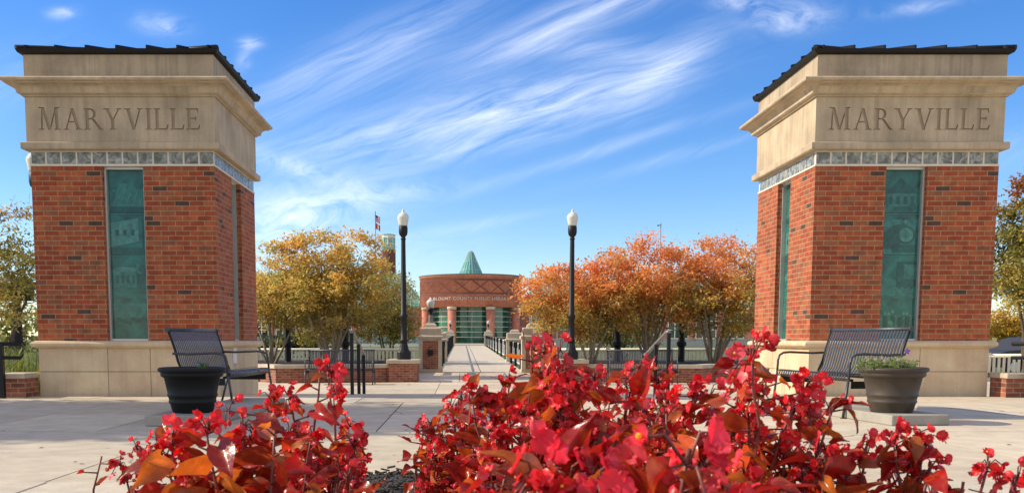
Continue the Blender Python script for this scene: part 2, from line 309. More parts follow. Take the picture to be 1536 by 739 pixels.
# ------------------------------------------------------------------ mesh builder
class MB:
    def __init__(s): s.cur = None; s.v = []; s.f = []; s.m = []; s.uv = {}; s.t = {}; s.sm = []
    def face(s, idx, mi=0, uv=None, tint=None, smooth=False):
        k = len(s.f); s.f.append(tuple(idx)); s.m.append(mi); s.sm.append(smooth)
        if uv: s.uv[k] = uv
        tint = tint or s.cur
        if tint: s.t[k] = tint
    def pts(s, P):
        b = len(s.v); s.v.extend([tuple(p) for p in P]); return b
    def box(s, x0, x1, y0, y1, z0, z1, mi=0, bev=0.0, M4=None):
        if bev <= 0:
            P = [(x0, y0, z0), (x1, y0, z0), (x1, y1, z0), (x0, y1, z0), (x0, y0, z1), (x1, y0, z1), (x1, y1, z1), (x0, y1, z1)]
            if M4: P = [M4 @ Vector(p) for p in P]
            b = s.pts(P)
            for q in ((0, 3, 2, 1), (4, 5, 6, 7), (0, 1, 5, 4), (1, 2, 6, 5), (2, 3, 7, 6), (3, 0, 4, 7)): s.face([b + i for i in q], mi)
        else:
            bm = bmesh.new(); bmesh.ops.create_cube(bm, size=1)
            for v in bm.verts: v.co = Vector(((x0 + x1) / 2 + v.co.x * (x1 - x0), (y0 + y1) / 2 + v.co.y * (y1 - y0), (z0 + z1) / 2 + v.co.z * (z1 - z0)))
            bmesh.ops.bevel(bm, geom=bm.edges[:], offset=bev, segments=2, affect='EDGES', profile=.5)
            bm.verts.index_update()
            b = s.pts([(M4 @ v.co) if M4 else v.co for v in bm.verts])
            for f in bm.faces: s.face([b + v.index for v in f.verts], mi)
            bm.free()
    def frustum(s, rects, mi=0, caps=True):            # [(cx,cy,hx,hy,z)] stacked rectangles
        rings = []
        for (cx, cy, hx, hy, z) in rects:
            rings.append(s.pts([(cx - hx, cy - hy, z), (cx + hx, cy - hy, z), (cx + hx, cy + hy, z), (cx - hx, cy + hy, z)]))
        for a, b in zip(rings, rings[1:]):
            for i in range(4): j = (i + 1) % 4; s.face((a + i, a + j, b + j, b + i), mi)
        if caps:
            a = rings[0]; s.face((a + 3, a + 2, a + 1, a), mi); a = rings[-1]; s.face((a, a + 1, a + 2, a + 3), mi)
    def lathe(s, prof, n=24, c=(0, 0, 0), mi=0, smooth=True, a0=0, a1=2 * PI, caps=True, flutes=0, fl=0.0):
        full = abs(a1 - a0 - 2 * PI) < 1e-6; k = n if full else n + 1; rings = []
        for (r, z) in prof:
            P = []
            for i in range(k):
                a = a0 + (a1 - a0) * i / n; rr = r * (1 + fl * math.cos(flutes * a)) if flutes else r
                P.append((c[0] + rr * math.cos(a), c[1] + rr * math.sin(a), c[2] + z))
            rings.append(s.pts(P))
        for q in range(len(prof) - 1):
            a, b = rings[q], rings[q + 1]; rm = max(prof[q][0], prof[q + 1][0])
            for i in range(n):
                j = (i + 1) % k
                u0, u1 = (a1 - a0) * i / n * rm, (a1 - a0) * (i + 1) / n * rm
                s.face((a + i, a + j, b + j, b + i), mi, [(u0, prof[q][1]), (u1, prof[q][1]), (u1, prof[q + 1][1]), (u0, prof[q + 1][1])], None, smooth)
        if caps and full:
            if prof[0][0] > 1e-5: s.face([rings[0] + i for i in range(k)][::-1], mi)
            if prof[-1][0] > 1e-5: s.face([rings[-1] + i for i in range(k)], mi)
    def tube(s, P, r, n=8, mi=0, smooth=True, caps=True, tint=None):
        P = [Vector(p) for p in P]; rr = r if isinstance(r, (list, tuple)) else [r] * len(P)
        up = None; rings = []
        for i, p in enumerate(P):
            d = (P[min(i + 1, len(P) - 1)] - P[max(i - 1, 0)])
            if d.length < 1e-9: d = Vector((0, 0, 1))
            d.normalize()
            if up is None: up = Vector((0, 0, 1)) if abs(d.z) < .9 else Vector((1, 0, 0))
            x = d.cross(up)
            if x.length < 1e-6: x = d.orthogonal()
            x.normalize(); y = x.cross(d); up = y
            rings.append(s.pts([p + (x * math.cos(2 * PI * k / n) + y * math.sin(2 * PI * k / n)) * rr[i] for k in range(n)]))
        for a, b in zip(rings, rings[1:]):
            for k in range(n): j = (k + 1) % n; s.face((a + k, b + k, b + j, a + j), mi, None, tint, smooth)
        if caps:
            s.face([rings[0] + k for k in range(n)], mi, None, tint); s.face([rings[-1] + k for k in range(n)][::-1], mi, None, tint)
    def prism(s, poly, y0, y1, mi=0, f=lambda x, y, z: (x, y, z)):   # polygon in x,z extruded along y
        n = len(poly); a = s.pts([f(x, y0, z) for x, z in poly]); b = s.pts([f(x, y1, z) for x, z in poly])
        s.face([a + i for i in range(n)], mi); s.face([b + i for i in range(n)][::-1], mi)
        for i in range(n): j = (i + 1) % n; s.face((a + i, b + i, b + j, a + j), mi)
    def slab(s, poly, z0, z1, mi=0):                                  # polygon in x,y extruded along z
        n = len(poly); a = s.pts([(x, y, z0) for x, y in poly]); b = s.pts([(x, y, z1) for x, y in poly])
        s.face([a + i for i in range(n)][::-1], mi); s.face([b + i for i in range(n)], mi)
        for i in range(n): j = (i + 1) % n; s.face((a + i, a + j, b + j, b + i), mi)
    def mesh(s, name, mats, fix=True):
        me = bpy.data.meshes.new(name); me.from_pydata(s.v, [], s.f)
        for m in mats: me.materials.append(m)
        me.polygons.foreach_set('material_index', s.m); me.polygons.foreach_set('use_smooth', s.sm)
        if fix:
            bm = bmesh.new(); bm.from_mesh(me); bmesh.ops.recalc_face_normals(bm, faces=bm.faces[:]); bm.to_mesh(me); bm.free()
        if s.t:
            ca = me.color_attributes.new('tint', 'FLOAT_COLOR', 'CORNER'); buf = []
            for p in me.polygons:
                t = s.t.get(p.index, (.5, .5, .5))
                for _ in range(p.loop_total): buf.extend((t[0], t[1], t[2], 1))
            ca.data.foreach_set('color', buf)
        else:
            ul = me.uv_layers.new(name='UVMap')
            for p in me.polygons:
                ov = s.uv.get(p.index); n = p.normal
                if ov and not fix: pass
                if abs(n.z) > .75: tx, ty = Vector((1, 0, 0)), Vector((0, 1, 0))
                else: tx = Vector((-n.y, n.x, 0)).normalized(); ty = Vector((0, 0, 1))
                for li in p.loop_indices:
                    vi = me.loops[li].vertex_index; co = me.vertices[vi].co
                    if ov:
                        k = s.f[p.index].index(vi); ul.data[li].uv = ov[k]
                    else: ul.data[li].uv = (co.dot(tx), co.dot(ty))
        me.update(); return me
    def build(s, name, mats, parent=None, fix=True):
        if not isinstance(mats, (list, tuple)): mats = [mats]
        o = bpy.data.objects.new(name, s.mesh(name, mats, fix)); COL.objects.link(o)
        if parent: o.parent = parent
        return o
def tag(o, label=None, cat=None, group=None, kind=None):
    if label: o['label'] = label
    if cat: o['category'] = cat
    if group: o['group'] = group
    if kind: o['kind'] = kind
    return o
def thing(name, label, cat, loc=(0, 0, 0), rz=0, group=None):
    o = bpy.data.objects.new(name, None); COL.objects.link(o); o.empty_display_size = .1
    o.location = loc; o.rotation_euler = (0, 0, rz); return tag(o, label, cat, group)
def dup(root, loc, rz, label, group=None):
    r = root.copy(); COL.objects.link(r); r.location = loc; r.rotation_euler = (0, 0, rz); r['label'] = label
    if group: r['group'] = group
    for ch in list(root.children):
        c = ch.copy(); COL.objects.link(c); c.parent = r
        for g in list(ch.children):
            d = g.copy(); COL.objects.link(d); d.parent = c
    return r
def rotz(a): return Matrix.Rotation(a, 4, 'Z')

# ------------------------------------------------------------------ ground and paving
CX = 0.72                              # axis of the walk and bridge
LOW = -0.40
def gz(y): return -.55 if y < 42 else (-.55 + .65 * min(1, (y - 42) / 58))
g = MB(); ys = [-400, -50, 0, 20, 42, 60, 80, 100, 130, 200, 600, 4000]; xs = [-4000, -300, -60, -20, 0, 20, 60, 300, 4000]
b0 = g.pts([(x, y, gz(y)) for y in ys for x in xs])
for j in range(len(ys) - 1):
    for i in range(len(xs) - 1):
        k = b0 + j * len(xs) + i; g.face((k, k + 1, k + 1 + len(xs), k + len(xs)))
tag(g.build('ground', M['grass']), kind='structure')

EDGE = 13.95
p = MB()
rows = [(5.22, 8.22), (8.22, 10.1), (10.1, 12.0), (12.0, 13.3)]
J = .014
for ri, (y0, y1) in enumerate(rows):
    step = [3.06, .61 * 2, 1.22, 1.22][ri]; x = -24 + [.23, .07, .07, .68][ri]
    while x < 24:
        xe = min(x + step, 24.5)
        if y0 >= 2.2 and False: pass
        p.cur = tone(); p.box(x + J / 2, xe - J / 2, y0 + J / 2, y1 - J / 2, -.12, 0)
        x = xe
x = -3.5
while x < 4.8:
    xe = min(x + 1.66, 4.95); p.cur = tone(); p.box(x + J / 2, xe - J / 2, 13.3 + J / 2, EDGE, -.12, 0); x = xe
p.cur = None; tag(p.build('upper_plaza', M['concrete']), kind='structure')
fw = MB()
for (y0, y1) in ((-6, -1.2), (-1.2, 2.2), (2.2, 5.22)):
    for i in range(32): fw.box(-24 + 1.55 * i + J / 2, -24 + 1.55 * (i + 1) - J / 2, y0 + J / 2, y1 - J / 2, -.12, .012 if y1 > 5 else 0, 0, .006 if y1 > 5 else 0)
tag(fw.build('front_walk', M['deck']), kind='structure')
q = MB(); q.box(-24, 24, -6, 13.3, -.3, -.008); q.box(-3.5, 4.95, 13.3, EDGE - .01, -.3, -.008)
tag(q.build('plaza_base', M['under']), kind='structure')
s_ = MB()
s_.box(-3.43, 4.89, EDGE + .004, EDGE + .40, -.5, -.133, bev=.012); s_.box(-3.43, 4.89, EDGE + .404, EDGE + .80, -.5, -.266, bev=.012)
tag(s_.build('steps', M['step_stone']), kind='structure')
lp = MB()
ly = [14.755, 17, 19, 21, 23, 25, 27, 29.2, 31.4, 34.2]
for a, b in zip(ly, ly[1:]):
    x = -16 if b < 28.2 else CX - 3.0
    lim = 18 if b < 28.2 else CX + 3.0
    while x < lim - .1:
        xe = min(x + 2.2, lim); lp.cur = tone(); lp.box(x + J / 2, xe - J / 2, a + J / 2, b - J / 2, -.6, LOW); x = xe
tag(lp.build('lower_plaza', M['concrete']), kind='structure')
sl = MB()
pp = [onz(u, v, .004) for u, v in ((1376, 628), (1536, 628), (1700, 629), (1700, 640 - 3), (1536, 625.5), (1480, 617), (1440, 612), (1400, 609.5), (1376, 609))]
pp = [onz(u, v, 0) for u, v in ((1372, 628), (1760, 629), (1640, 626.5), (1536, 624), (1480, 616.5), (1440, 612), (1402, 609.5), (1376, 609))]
sl.slab([(a.x, a.y) for a in pp], .0005, .004)  # thin flat blue-grey shape laid on the upper plaza
tag(sl.build('blue_grey_patch', M['blue_grey']), kind='structure')

# footbridge deck
dk = MB()
def deckz(y): return LOW + .72 * (y - 34.2) / 77.0
ys = [34.2 + 3.85 * i for i in range(21)]
for a, b in zip(ys, ys[1:]):
    for (x0, x1) in ((-1.55, -.04), (.0, 1.55)):
        P = [(CX + x0, a + .012, deckz(a) - .35), (CX + x1, a + .012, deckz(a) - .35), (CX + x1, b, deckz(b) - .35), (CX + x0, b, deckz(b) - .35)]
        k = dk.pts(P + [(x, y, z + .35) for x, y, z in P])
        for f in ((0, 3, 2, 1), (4, 5, 6, 7), (0, 1, 5, 4), (1, 2, 6, 5), (2, 3, 7, 6), (3, 0, 4, 7)): dk.face([k + i for i in f])
tag(dk.build('footbridge_path', M['deck']), kind='structure')
tb = MB(); tb.box(-40, 42, 97, 140, -.3, .30); tag(tb.build('library_terrace', M['deck']), kind='structure')

# mulch bed with chips
md = MB(); cx, cy, rx, ry = -.1, 3.05, 2.05, 2.5
nr, na = 10, 48; c0 = md.pts([(cx, cy, .05)])
rings = []
for r in range(1, nr + 1):
    t = r / nr
    rings.append(md.pts([(cx + rx * t * math.cos(a), cy + ry * t * math.sin(a), .016 + .05 * (1 - t ** 4) + (.012 * random.random() if r < nr else 0)) for a in [2 * PI * i / na for i in range(na)]]))
for i in range(na): md.face((c0, rings[0] + i, rings[0] + (i + 1) % na))
for a, b in zip(rings, rings[1:]):
    for i in range(na): j = (i + 1) % na; md.face((a + i, b + i, b + j, a + j))
for i in range(5200):
    a = random.random() * 2 * PI; t = math.sqrt(random.uniform(.35, 1.03)) if random.random() < .95 else random.uniform(1, 1.1)
    if math.sin(a) < -.2: continue
    x, y = cx + rx * t * math.cos(a), cy + ry * t * math.sin(a); z = .024 + .05 * max(0, 1 - t ** 4)
    e = Matrix.Translation((x, y, z)) @ Matrix.Rotation(random.random() * 6.3, 4, 'Z') @ Matrix.Rotation(random.uniform(-.6, .6), 4, 'X') @ Matrix.Rotation(random.uniform(-.5, .5), 4, 'Y')
    l, w, h = random.uniform(.008, .03), random.uniform(.004, .009), .003
    md.box(-l, l, -w, w, -h, h, 0, 0, e)
tag(md.build('mulch_bed', M['mulch'], fix=False), kind='structure')

# ------------------------------------------------------------------ entrance towers
W = 2.54; HW = W / 2; TY = 13.40
def zf(v, Y=TY): return at(500, v, Y).z
Z_BASE, Z_LEDGE, Z_BR, Z_GB, Z_BAND, Z_FR, Z_CT, Z_AT, Z_RF = zf(522), zf(511), zf(249), zf(226), zf(214), zf(146), zf(113.5, TY - .27), zf(81), zf(72)
# carved serif capitals on a unit cap height
def glyph(ch):
    T, S, H = .145, .065, .045
    def serif(x, w, z, d): return [(x - w / 2, z), (x + w / 2, z), (x + w / 2 - .03, z + d * H), (x - w / 2 + .03, z + d * H)]
    def bar(x0, z0, x1, z1, w): return [(x0 - w / 2, z0), (x0 + w / 2, z0), (x1 + w / 2, z1), (x1 - w / 2, z1)]
    def stem(x): return [bar(x, 0, x, 1, T), serif(x, .33, 0, 1), serif(x, .33, 1, -1)]
    if ch == 'I': return stem(.17), .34
    if ch == 'L': return stem(.17) + [[(.2, 0), (.66, 0), (.66, S), (.2, S)], [(.58, S - .01), (.66, S - .01), (.70, .26), (.665, .26)]], .70
    if ch == 'E': return stem(.17) + [[(.2, 0), (.64, 0), (.64, S), (.2, S)], [(.2, 1 - S), (.6, 1 - S), (.6, 1), (.2, 1)], [(.2, .5), (.5, .5), (.5, .5 + S), (.2, .5 + S)],
                                      [(.57, S - .01), (.64, S - .01), (.68, .24), (.65, .24)], [(.54, 1 - S + .01), (.6, 1 - S + .01), (.62, .79), (.59, .79)], [(.47, .43), (.5, .43), (.5, .63), (.47, .63)]], .68
    if ch == 'V': return [bar(.2, 1, .48, 0, .15), bar(.78, 1, .49, 0, S), serif(.18, .34, 1, -1), serif(.78, .28, 1, -1)], .95
    if ch == 'A': return [bar(.17, 0, .47, 1, S), bar(.76, 0, .48, 1, .15), [(.27, .34), (.66, .34), (.66, .34 + S), (.27, .34 + S)], serif(.17, .28, 0, 1), serif(.78, .34, 0, 1)], .95
    if ch == 'M': return [bar(.2, 0, .24, 1, S), bar(.26, 1, .57, 0, .14), bar(.88, 1, .585, 0, S), bar(.93, 0, .90, 1, .15), serif(.2, .28, 0, 1), serif(.94, .33, 0, 1), serif(.18, .24, 1, -1), serif(.94, .26, 1, -1)], 1.12
    if ch == 'Y': return [bar(.2, 1, .44, .46, .14), bar(.76, 1, .48, .46, S), bar(.46, 0, .46, .5, T), serif(.46, .33, 0, 1), serif(.18, .32, 1, -1), serif(.76, .27, 1, -1)], .92
    if ch == 'R':
        P = stem(.17)
        for i in range(10):
            a0, a1 = -PI / 2 + PI * i / 10, -PI / 2 + PI * (i + 1) / 10
            def o(a, r0): return (.32 + .27 * r0 * math.cos(a), .74 + .26 * (r0 if abs(math.cos(a)) < .99 else 1) * math.sin(a))
            ri0, ri1 = .80 - .28 * abs(math.cos(a0)), .80 - .28 * abs(math.cos(a1))
            P.append([o(a0, ri0), o(a0, 1), o(a1, 1), o(a1, ri1)])
        P += [[(.2, 1 - S), (.34, 1 - S), (.34, 1), (.2, 1)], [(.2, .48), (.36, .48), (.36, .48 + S), (.2, .48 + S)], bar(.80, 0, .44, .5, .14), [(.74, 0), (.92, 0), (.92, H), (.78, H)]]
        return P, .86

def tower_frieze(parent):
    b = MB(); h = .03
    b.box(-HW - h, HW + h, -h, W + h, Z_BAND, Z_FR)
    fr = b.build('frieze', [M['stone'], M['engraving']], parent)
    cut = MB(); word = "MARYVILLE"; wid = [glyph(c)[1] for c in word]; gap = .06
    tot = sum(wid) + gap * (len(word) - 1); cap = .285
    x0s = zf(165) ; target = 2.235; sx = target / tot
    x = -target / 2 - .02; zb = zf(195.5)
    for i, c in enumerate(word):
        k = 1.06 if i == 0 else 1.0
        for j, pl in enumerate(glyph(c)[0]):
            sgn = sum(pl[a][0] * pl[(a + 1) % 4][1] - pl[(a + 1) % 4][0] * pl[a][1] for a in range(4))
            if sgn < 0: pl = pl[::-1]
            e = .0007 * j
            cut.prism([(x + px * sx, zb + pz * cap * k) for px, pz in pl], -h - .05 - e, -h + .017 + e, 1)
        x += (wid[i] + gap) * sx
    co = cut.build('cutter', [M['stone'], M['engraving']], None)
    md_ = fr.modifiers.new('carve', 'BOOLEAN'); md_.object = co; md_.operation = 'DIFFERENCE'; md_.solver = 'EXACT'; md_.use_self = True
    co.parent = parent
    dg = bpy.context.evaluated_depsgraph_get(); me = bpy.data.meshes.new_from_object(fr.evaluated_get(dg))
    fr.modifiers.clear(); fr.data = me
    bpy.data.objects.remove(co, do_unlink=True)
    return fr

def tower_roof(parent):
    b = MB(); o = .085
    b.frustum([(0, HW, HW + .03, HW + .03, Z_AT - .02), (0, HW, HW + o, HW + o, Z_AT), (0, HW, HW + o + .02, HW + o + .02, Z_RF - .035), (0, HW, HW + o, HW + o, Z_RF - .03), (0, HW, .02, .02, Z_RF + .30)])
    ns = 6
    E = HW + o + .012
    for side in range(4):
        Mx = Matrix.Translation((0, HW, 0)) @ rotz(side * PI / 2)
        for k in range(-3, 4):
            t = k * .415
            y0 = -E; y1 = -abs(t) - .02; zt = lambda y: Z_RF - .03 + (E + y) / E * .33
            if y1 - y0 < .08: continue
            P = [Vector((t + dx, y, zt(y) + dz)) for y in (y0, y1) for dx, dz in ((-.012, -.02), (.012, -.02), (.012, .042), (-.012, .042))]
            k0 = b.pts([Mx @ p for p in P])
            for f in ((0, 3, 2, 1), (4, 5, 6, 7), (0, 1, 5, 4), (1, 2, 6, 5), (2, 3, 7, 6), (3, 0, 4, 7)): b.face([k0 + i for i in f])
        # hip cap
        P = [Mx @ Vector((-E, -E, Z_RF - .02)), Mx @ Vector((-.02, -.02, Z_RF + .31))]
        b.tube(P, .035, 6)
    return b.build('roof', M['roof'], parent)

def picture(parent, variant):          # faded historic photographs printed on the four panes (wd = half width)
    z0, z1 = Z_LEDGE + .03, Z_BR - .05; hw = .26; pane = (z1 - z0) / 4; Y = .135
    b = MB()
    def poly(P, mi, d): b.prism([(x, z) for x, z in P], Y - .002 - .0006 * d, Y + .004, mi)
    def rect(x0, x1, za, zb, mi, d=0): poly([(x0, za), (x1, za), (x1, zb), (x0, zb)], mi, d)
    def disc(x, z, r, mi, d, n=16): poly([(x + r * math.cos(2 * PI * i / n), z + r * math.sin(2 * PI * i / n)) for i in range(n)], mi, d)
    B = [z0 + pane * i for i in range(4)]
    rnd = random.Random(variant * 11 + 3)
    if variant == 0:
        rect(-.2, .24, B[3] + .30, B[3] + .33, 1); poly([(-.22, B[3] + .1), (.25, B[3] + .1), (.1, B[3] + .42), (-.1, B[3] + .42)], 1, 1)
        for i in range(5): poly([(-.2 + .09 * i, B[3] + .1), (-.19 + .09 * i, B[3] + .1), (-.1 + .09 * i, B[3] + .36), (-.11 + .09 * i, B[3] + .36)], 2, 2 + i * .2)
        rect(-.24, .24, B[3] + .02, B[3] + .10, 3, 3)
        poly([(-.24, B[2] + .12), (.15, B[2] + .2), (.15, B[2] + .52), (-.24, B[2] + .46)], 2, 1); rect(-.25, .25, B[2] + .02, B[2] + .11, 3, 2)
        for i in range(3): rect(-.18 + .11 * i, -.13 + .11 * i, B[2] + .28, B[2] + .36, 3, 3)
        rect(.2, .215, B[2] + .1, B[2] + .5, 3, 4)
        rect(-.22, .1, B[1] + .14, B[1] + .36, 1, 1); poly([(-.24, B[1] + .36), (.12, B[1] + .36), (.08, B[1] + .42), (-.2, B[1] + .42)], 2, 2)
        for i in range(4): rect(-.19 + .075 * i, -.15 + .075 * i, B[1] + .2, B[1] + .31, 3, 3)
        for i in range(7): disc(.17 + rnd.uniform(-.05, .06), B[1] + .36 + rnd.uniform(-.12, .1), rnd.uniform(.03, .06), 1 if i % 2 else 3, 4 + i * .3)
        rect(-.25, .25, B[0] + .30, B[0] + .50, 1, 1)
        for i in range(10): disc(-.22 + .05 * i, B[0] + .24 + rnd.uniform(-.02, .05), .03, 3, 2 + i * .2)
    else:
        poly([(-.24, B[3] + .28), (.24, B[3] + .28), (.08, B[3] + .40), (-.02, B[3] + .5), (-.1, B[3] + .40)], 3, 1); rect(-.2, .2, B[3] + .1, B[3] + .28, 1, 2)
        for i in range(4): rect(-.17 + .1 * i, -.12 + .1 * i, B[3] + .13, B[3] + .24, 3, 3)
        disc(.16, B[3] + .1, .05, 3, 4)
        rect(-.24, .25, B[2] + .02, B[2] + .5, 1, .3)
        poly([(-.25, B[2] + .1), (.0, B[2] + .1), (.06, B[2] + .45), (-.1, B[2] + .42), (-.25, B[2] + .3)], 3, 1)
        disc(.09, B[2] + .29, .125, 3, 2, 20); disc(.09, B[2] + .29, .10, 2, 3, 20); disc(.09, B[2] + .29, .05, 1, 4)
        rect(.04, .1, B[2] + .4, B[2] + .53, 3, 5); rect(-.1, .24, B[2] + .05, B[2] + .15, 3, 6); disc(.07, B[2] + .47, .03, 2, 7)
        poly([(-.25, B[1] + .02), (.25, B[1] + .02), (.25, B[1] + .16), (-.25, B[1] + .3)], 1, 1); rect(-.02, .25, B[1] + .18, B[1] + .5, 3, 2); rect(.08, .25, B[1] + .26, B[1] + .46, 1, 3)
        for i in range(3): disc(.02 + .09 * i, B[1] + .17, .045, 3, 4 + i * .3)
        for i in range(9): disc(-.21 + .052 * i, B[0] + .33 + rnd.uniform(-.05, .06), .024, 2, 1 + i * .2); rect(-.23 + .052 * i, -.19 + .052 * i, B[0] + .08, B[0] + .32, 3 if i % 2 else 1, 3 + i * .2)
        disc(-.08, B[0] + .22, .04, 2, 6); rect(-.13, -.03, B[0] + .05, B[0] + .18, 2, 6.5)
    for z in B[1:]: rect(-.26, .26, z - .004, z + .004, 2, 8)
    return b.build('printed_picture', [M['teal'], M['teal_mid'], M['teal_light'], M['teal_dark']], parent)

def make_tower(X, label, variant):
    t = thing('entrance_tower', label, 'tower', (X, TY, 0), 0, 'twin brick entrance towers')
    b = MB()                                           # stone base: panels with recessed joints
    b.box(-HW + .006, HW - .006, .006, W - .006, -.45, Z_BASE, 1)
    zs = [(-.45, zf(557) - .006), (zf(557) + .006, Z_BASE)]
    xs = [(-HW, -HW + .965), (-HW + .975, HW - .975), (HW - .965, HW)]
    for (z0, z1) in zs:
        for (x0, x1) in xs:
            for Mx in (None, Matrix.Translation((0, HW, 0)) @ rotz(PI / 2) @ Matrix.Translation((0, -HW, 0)), Matrix.Translation((0, HW, 0)) @ rotz(-PI / 2) @ Matrix.Translation((0, -HW, 0)), Matrix.Translation((0, HW, 0)) @ rotz(PI) @ Matrix.Translation((0, -HW, 0))):
                e = .0 if x0 > -HW else .05
                b.box(x0 + (.0505 if x0 == -HW else 0), x1 - (.0505 if x1 == HW else 0), 0, .05, z0, z1, 0, 0, Mx)
        for sx in (-1, 1):
            for y in (0, W - .05):
                b.box(min(sx * HW, sx * (HW - .05)), max(sx * HW, sx * (HW - .05)), y, y + .05, z0, z1)
    b.build('base', [M['stone_base'], M['joint']], t)
    b = MB(); o = .085                                  # rounded ledge
    b.frustum([(0, HW, HW + .02, HW + .02, Z_BASE), (0, HW, HW + .05, HW + .05, Z_BASE + .012), (0, HW, HW + o - .02, HW + o - .02, Z_BASE + .02), (0, HW, HW + o, HW + o, Z_BASE + .04), (0, HW, HW + o, HW + o, Z_LEDGE - .035), (0, HW, HW + o - .015, HW + o - .015, Z_LEDGE - .012), (0, HW, HW + .02, HW + .02, Z_LEDGE + .004)])
    b.build('ledge', M['stone_base'], t)
    # brick shaft: four corner piers and recessed panel bays
    b = MB(); ww = .285; dp = .17
    for sx in (-1, 1):
        for sy in (0, 1):
            x0, x1 = sorted((sx * ww, sx * HW)); y0, y1 = (0, HW - ww) if sy == 0 else (HW + ww, W)
            b.box(x0, x1, y0, y1, Z_LEDGE, Z_BR)
    b.box(-HW + .3, HW - .3, .3, W - .3, Z_LEDGE, Z_BR)
    b.build('brick_shaft', M['brick'], t)
    for side in range(4):
        w = bpy.data.objects.new('window', None)
        fb = MB(); F = .028
        for (x0, x1, z0, z1) in ((-ww, -ww + F, Z_LEDGE + .003, Z_BR - .003), (ww - F, ww, Z_LEDGE + .003, Z_BR - .003), (-ww + F, ww - F, Z_LEDGE + .003, Z_LEDGE + .03), (-ww + F, ww - F, Z_BR - .035, Z_BR - .003)):
            fb.box(x0 + .001, x1 - .001, .07, .15, z0, z1)
        w = fb.build('window', M['frame'], t)
        w.location = (0, HW, 0); w.rotation_euler = (0, 0, side * PI / 2)
        w.data.transform(Matrix.Translation((0, -HW, 0)))
        gb = MB(); z0, z1 = Z_LEDGE + .03, Z_BR - .035; n = 4
        for i in range(n):
            a = z0 + (z1 - z0) * i / n; c = z0 + (z1 - z0) * (i + 1) / n
            gb.box(-ww + F, ww - F, .135 - HW, .16 - HW, a + .002, c - .002)
        gb.build('pane', M['teal'], w)
        if side in (0, 1, 3):
            pc = picture(w, variant if side == 0 else 1 - variant); pc.data.transform(Matrix.Translation((0, -HW, 0)))
    # glass block course
    b = MB(); b.box(-HW + .007, HW - .007, .007, W - .007, Z_BR, Z_GB - .013); b.box(-HW - .008, HW + .008, -.008, W + .008, Z_BR - .001, Z_BR + .022)
    b.box(-HW + .007, HW - .007, .007, W - .007, Z_GB - .0125, Z_GB)
    b.build('block_course', M['grout'], t)
    nb = 12; st = W / nb; bm = MB(); bm.box(-st / 2 + .013, st / 2 - .013, .001, .05, Z_BR + .031, Z_GB - .020, 0, .004); bme = bm.mesh('glass_block', [M['block']])
    for side in range(4):
        Mx = Matrix.Translation((0, HW, 0)) @ rotz(side * PI / 2) @ Matrix.Translation((0, -HW, 0))
        for i in range(nb):
            x = -HW + st * (i + .5)
            if side in (1, 3) and i in (0, nb - 1): x += .05 * (1 if i == 0 else -1) * 1.0
            o_ = bpy.data.objects.new('glass_block', bme); COL.objects.link(o_); o_.parent = t
            o_.matrix_local = Mx @ Matrix.Translation((x, 0, 0))
    b = MB(); o = .09
    b.frustum([(0, HW, HW + .05, HW + .05, Z_GB), (0, HW, HW + o - .01, HW + o - .01, Z_GB + .006), (0, HW, HW + o, HW + o, Z_GB + .02), (0, HW, HW + o, HW + o, Z_BAND - .015), (0, HW, HW + .075, HW + .075, Z_BAND - .004), (0, HW, HW + .031, HW + .031, Z_BAND + .003)])
    b.build('lower_moulding', M['stone'], t)
    tower_frieze(t)
    b = MB(); c = .27; dz = Z_CT - Z_FR
    pr = [(.03, 0), (.06, .0), (.062, .08 * dz), (.085, .10 * dz), (.10, .14 * dz), (.105, .17 * dz)]
    for i in range(8):
        a = i / 7 * PI / 2; pr.append((.108 + .105 * (1 - math.cos(a)), .17 * dz + (.46 * dz) * math.sin(a)))
    pr += [(.222, .64 * dz), (.222, .70 * dz), (.24, .72 * dz), (.262, .77 * dz), (.27, .84 * dz), (.27, .92 * dz), (.255, .985 * dz), (.24, dz), (.03, dz + .004)]
    b.frustum([(0, HW, HW + d, HW + d, Z_FR + z) for d, z in pr])
    b.build('cornice', M['stone'], t)
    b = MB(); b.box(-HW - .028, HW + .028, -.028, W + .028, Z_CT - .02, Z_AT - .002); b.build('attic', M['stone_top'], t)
    tower_roof(t)
    return t
tl = make_tower(-4.70, 'brick and limestone gate tower carved MARYVILLE, beside the black flower pot', 0)
tr_ = make_tower(6.163, 'brick and limestone gate tower carved MARYVILLE, with a locomotive picture in its window', 1)
b = MB(); b.box(HW + .001, HW + .014, .80, 1.02, .44, .72, 0, .004); b.build('plaque', M['plaque'], tl)

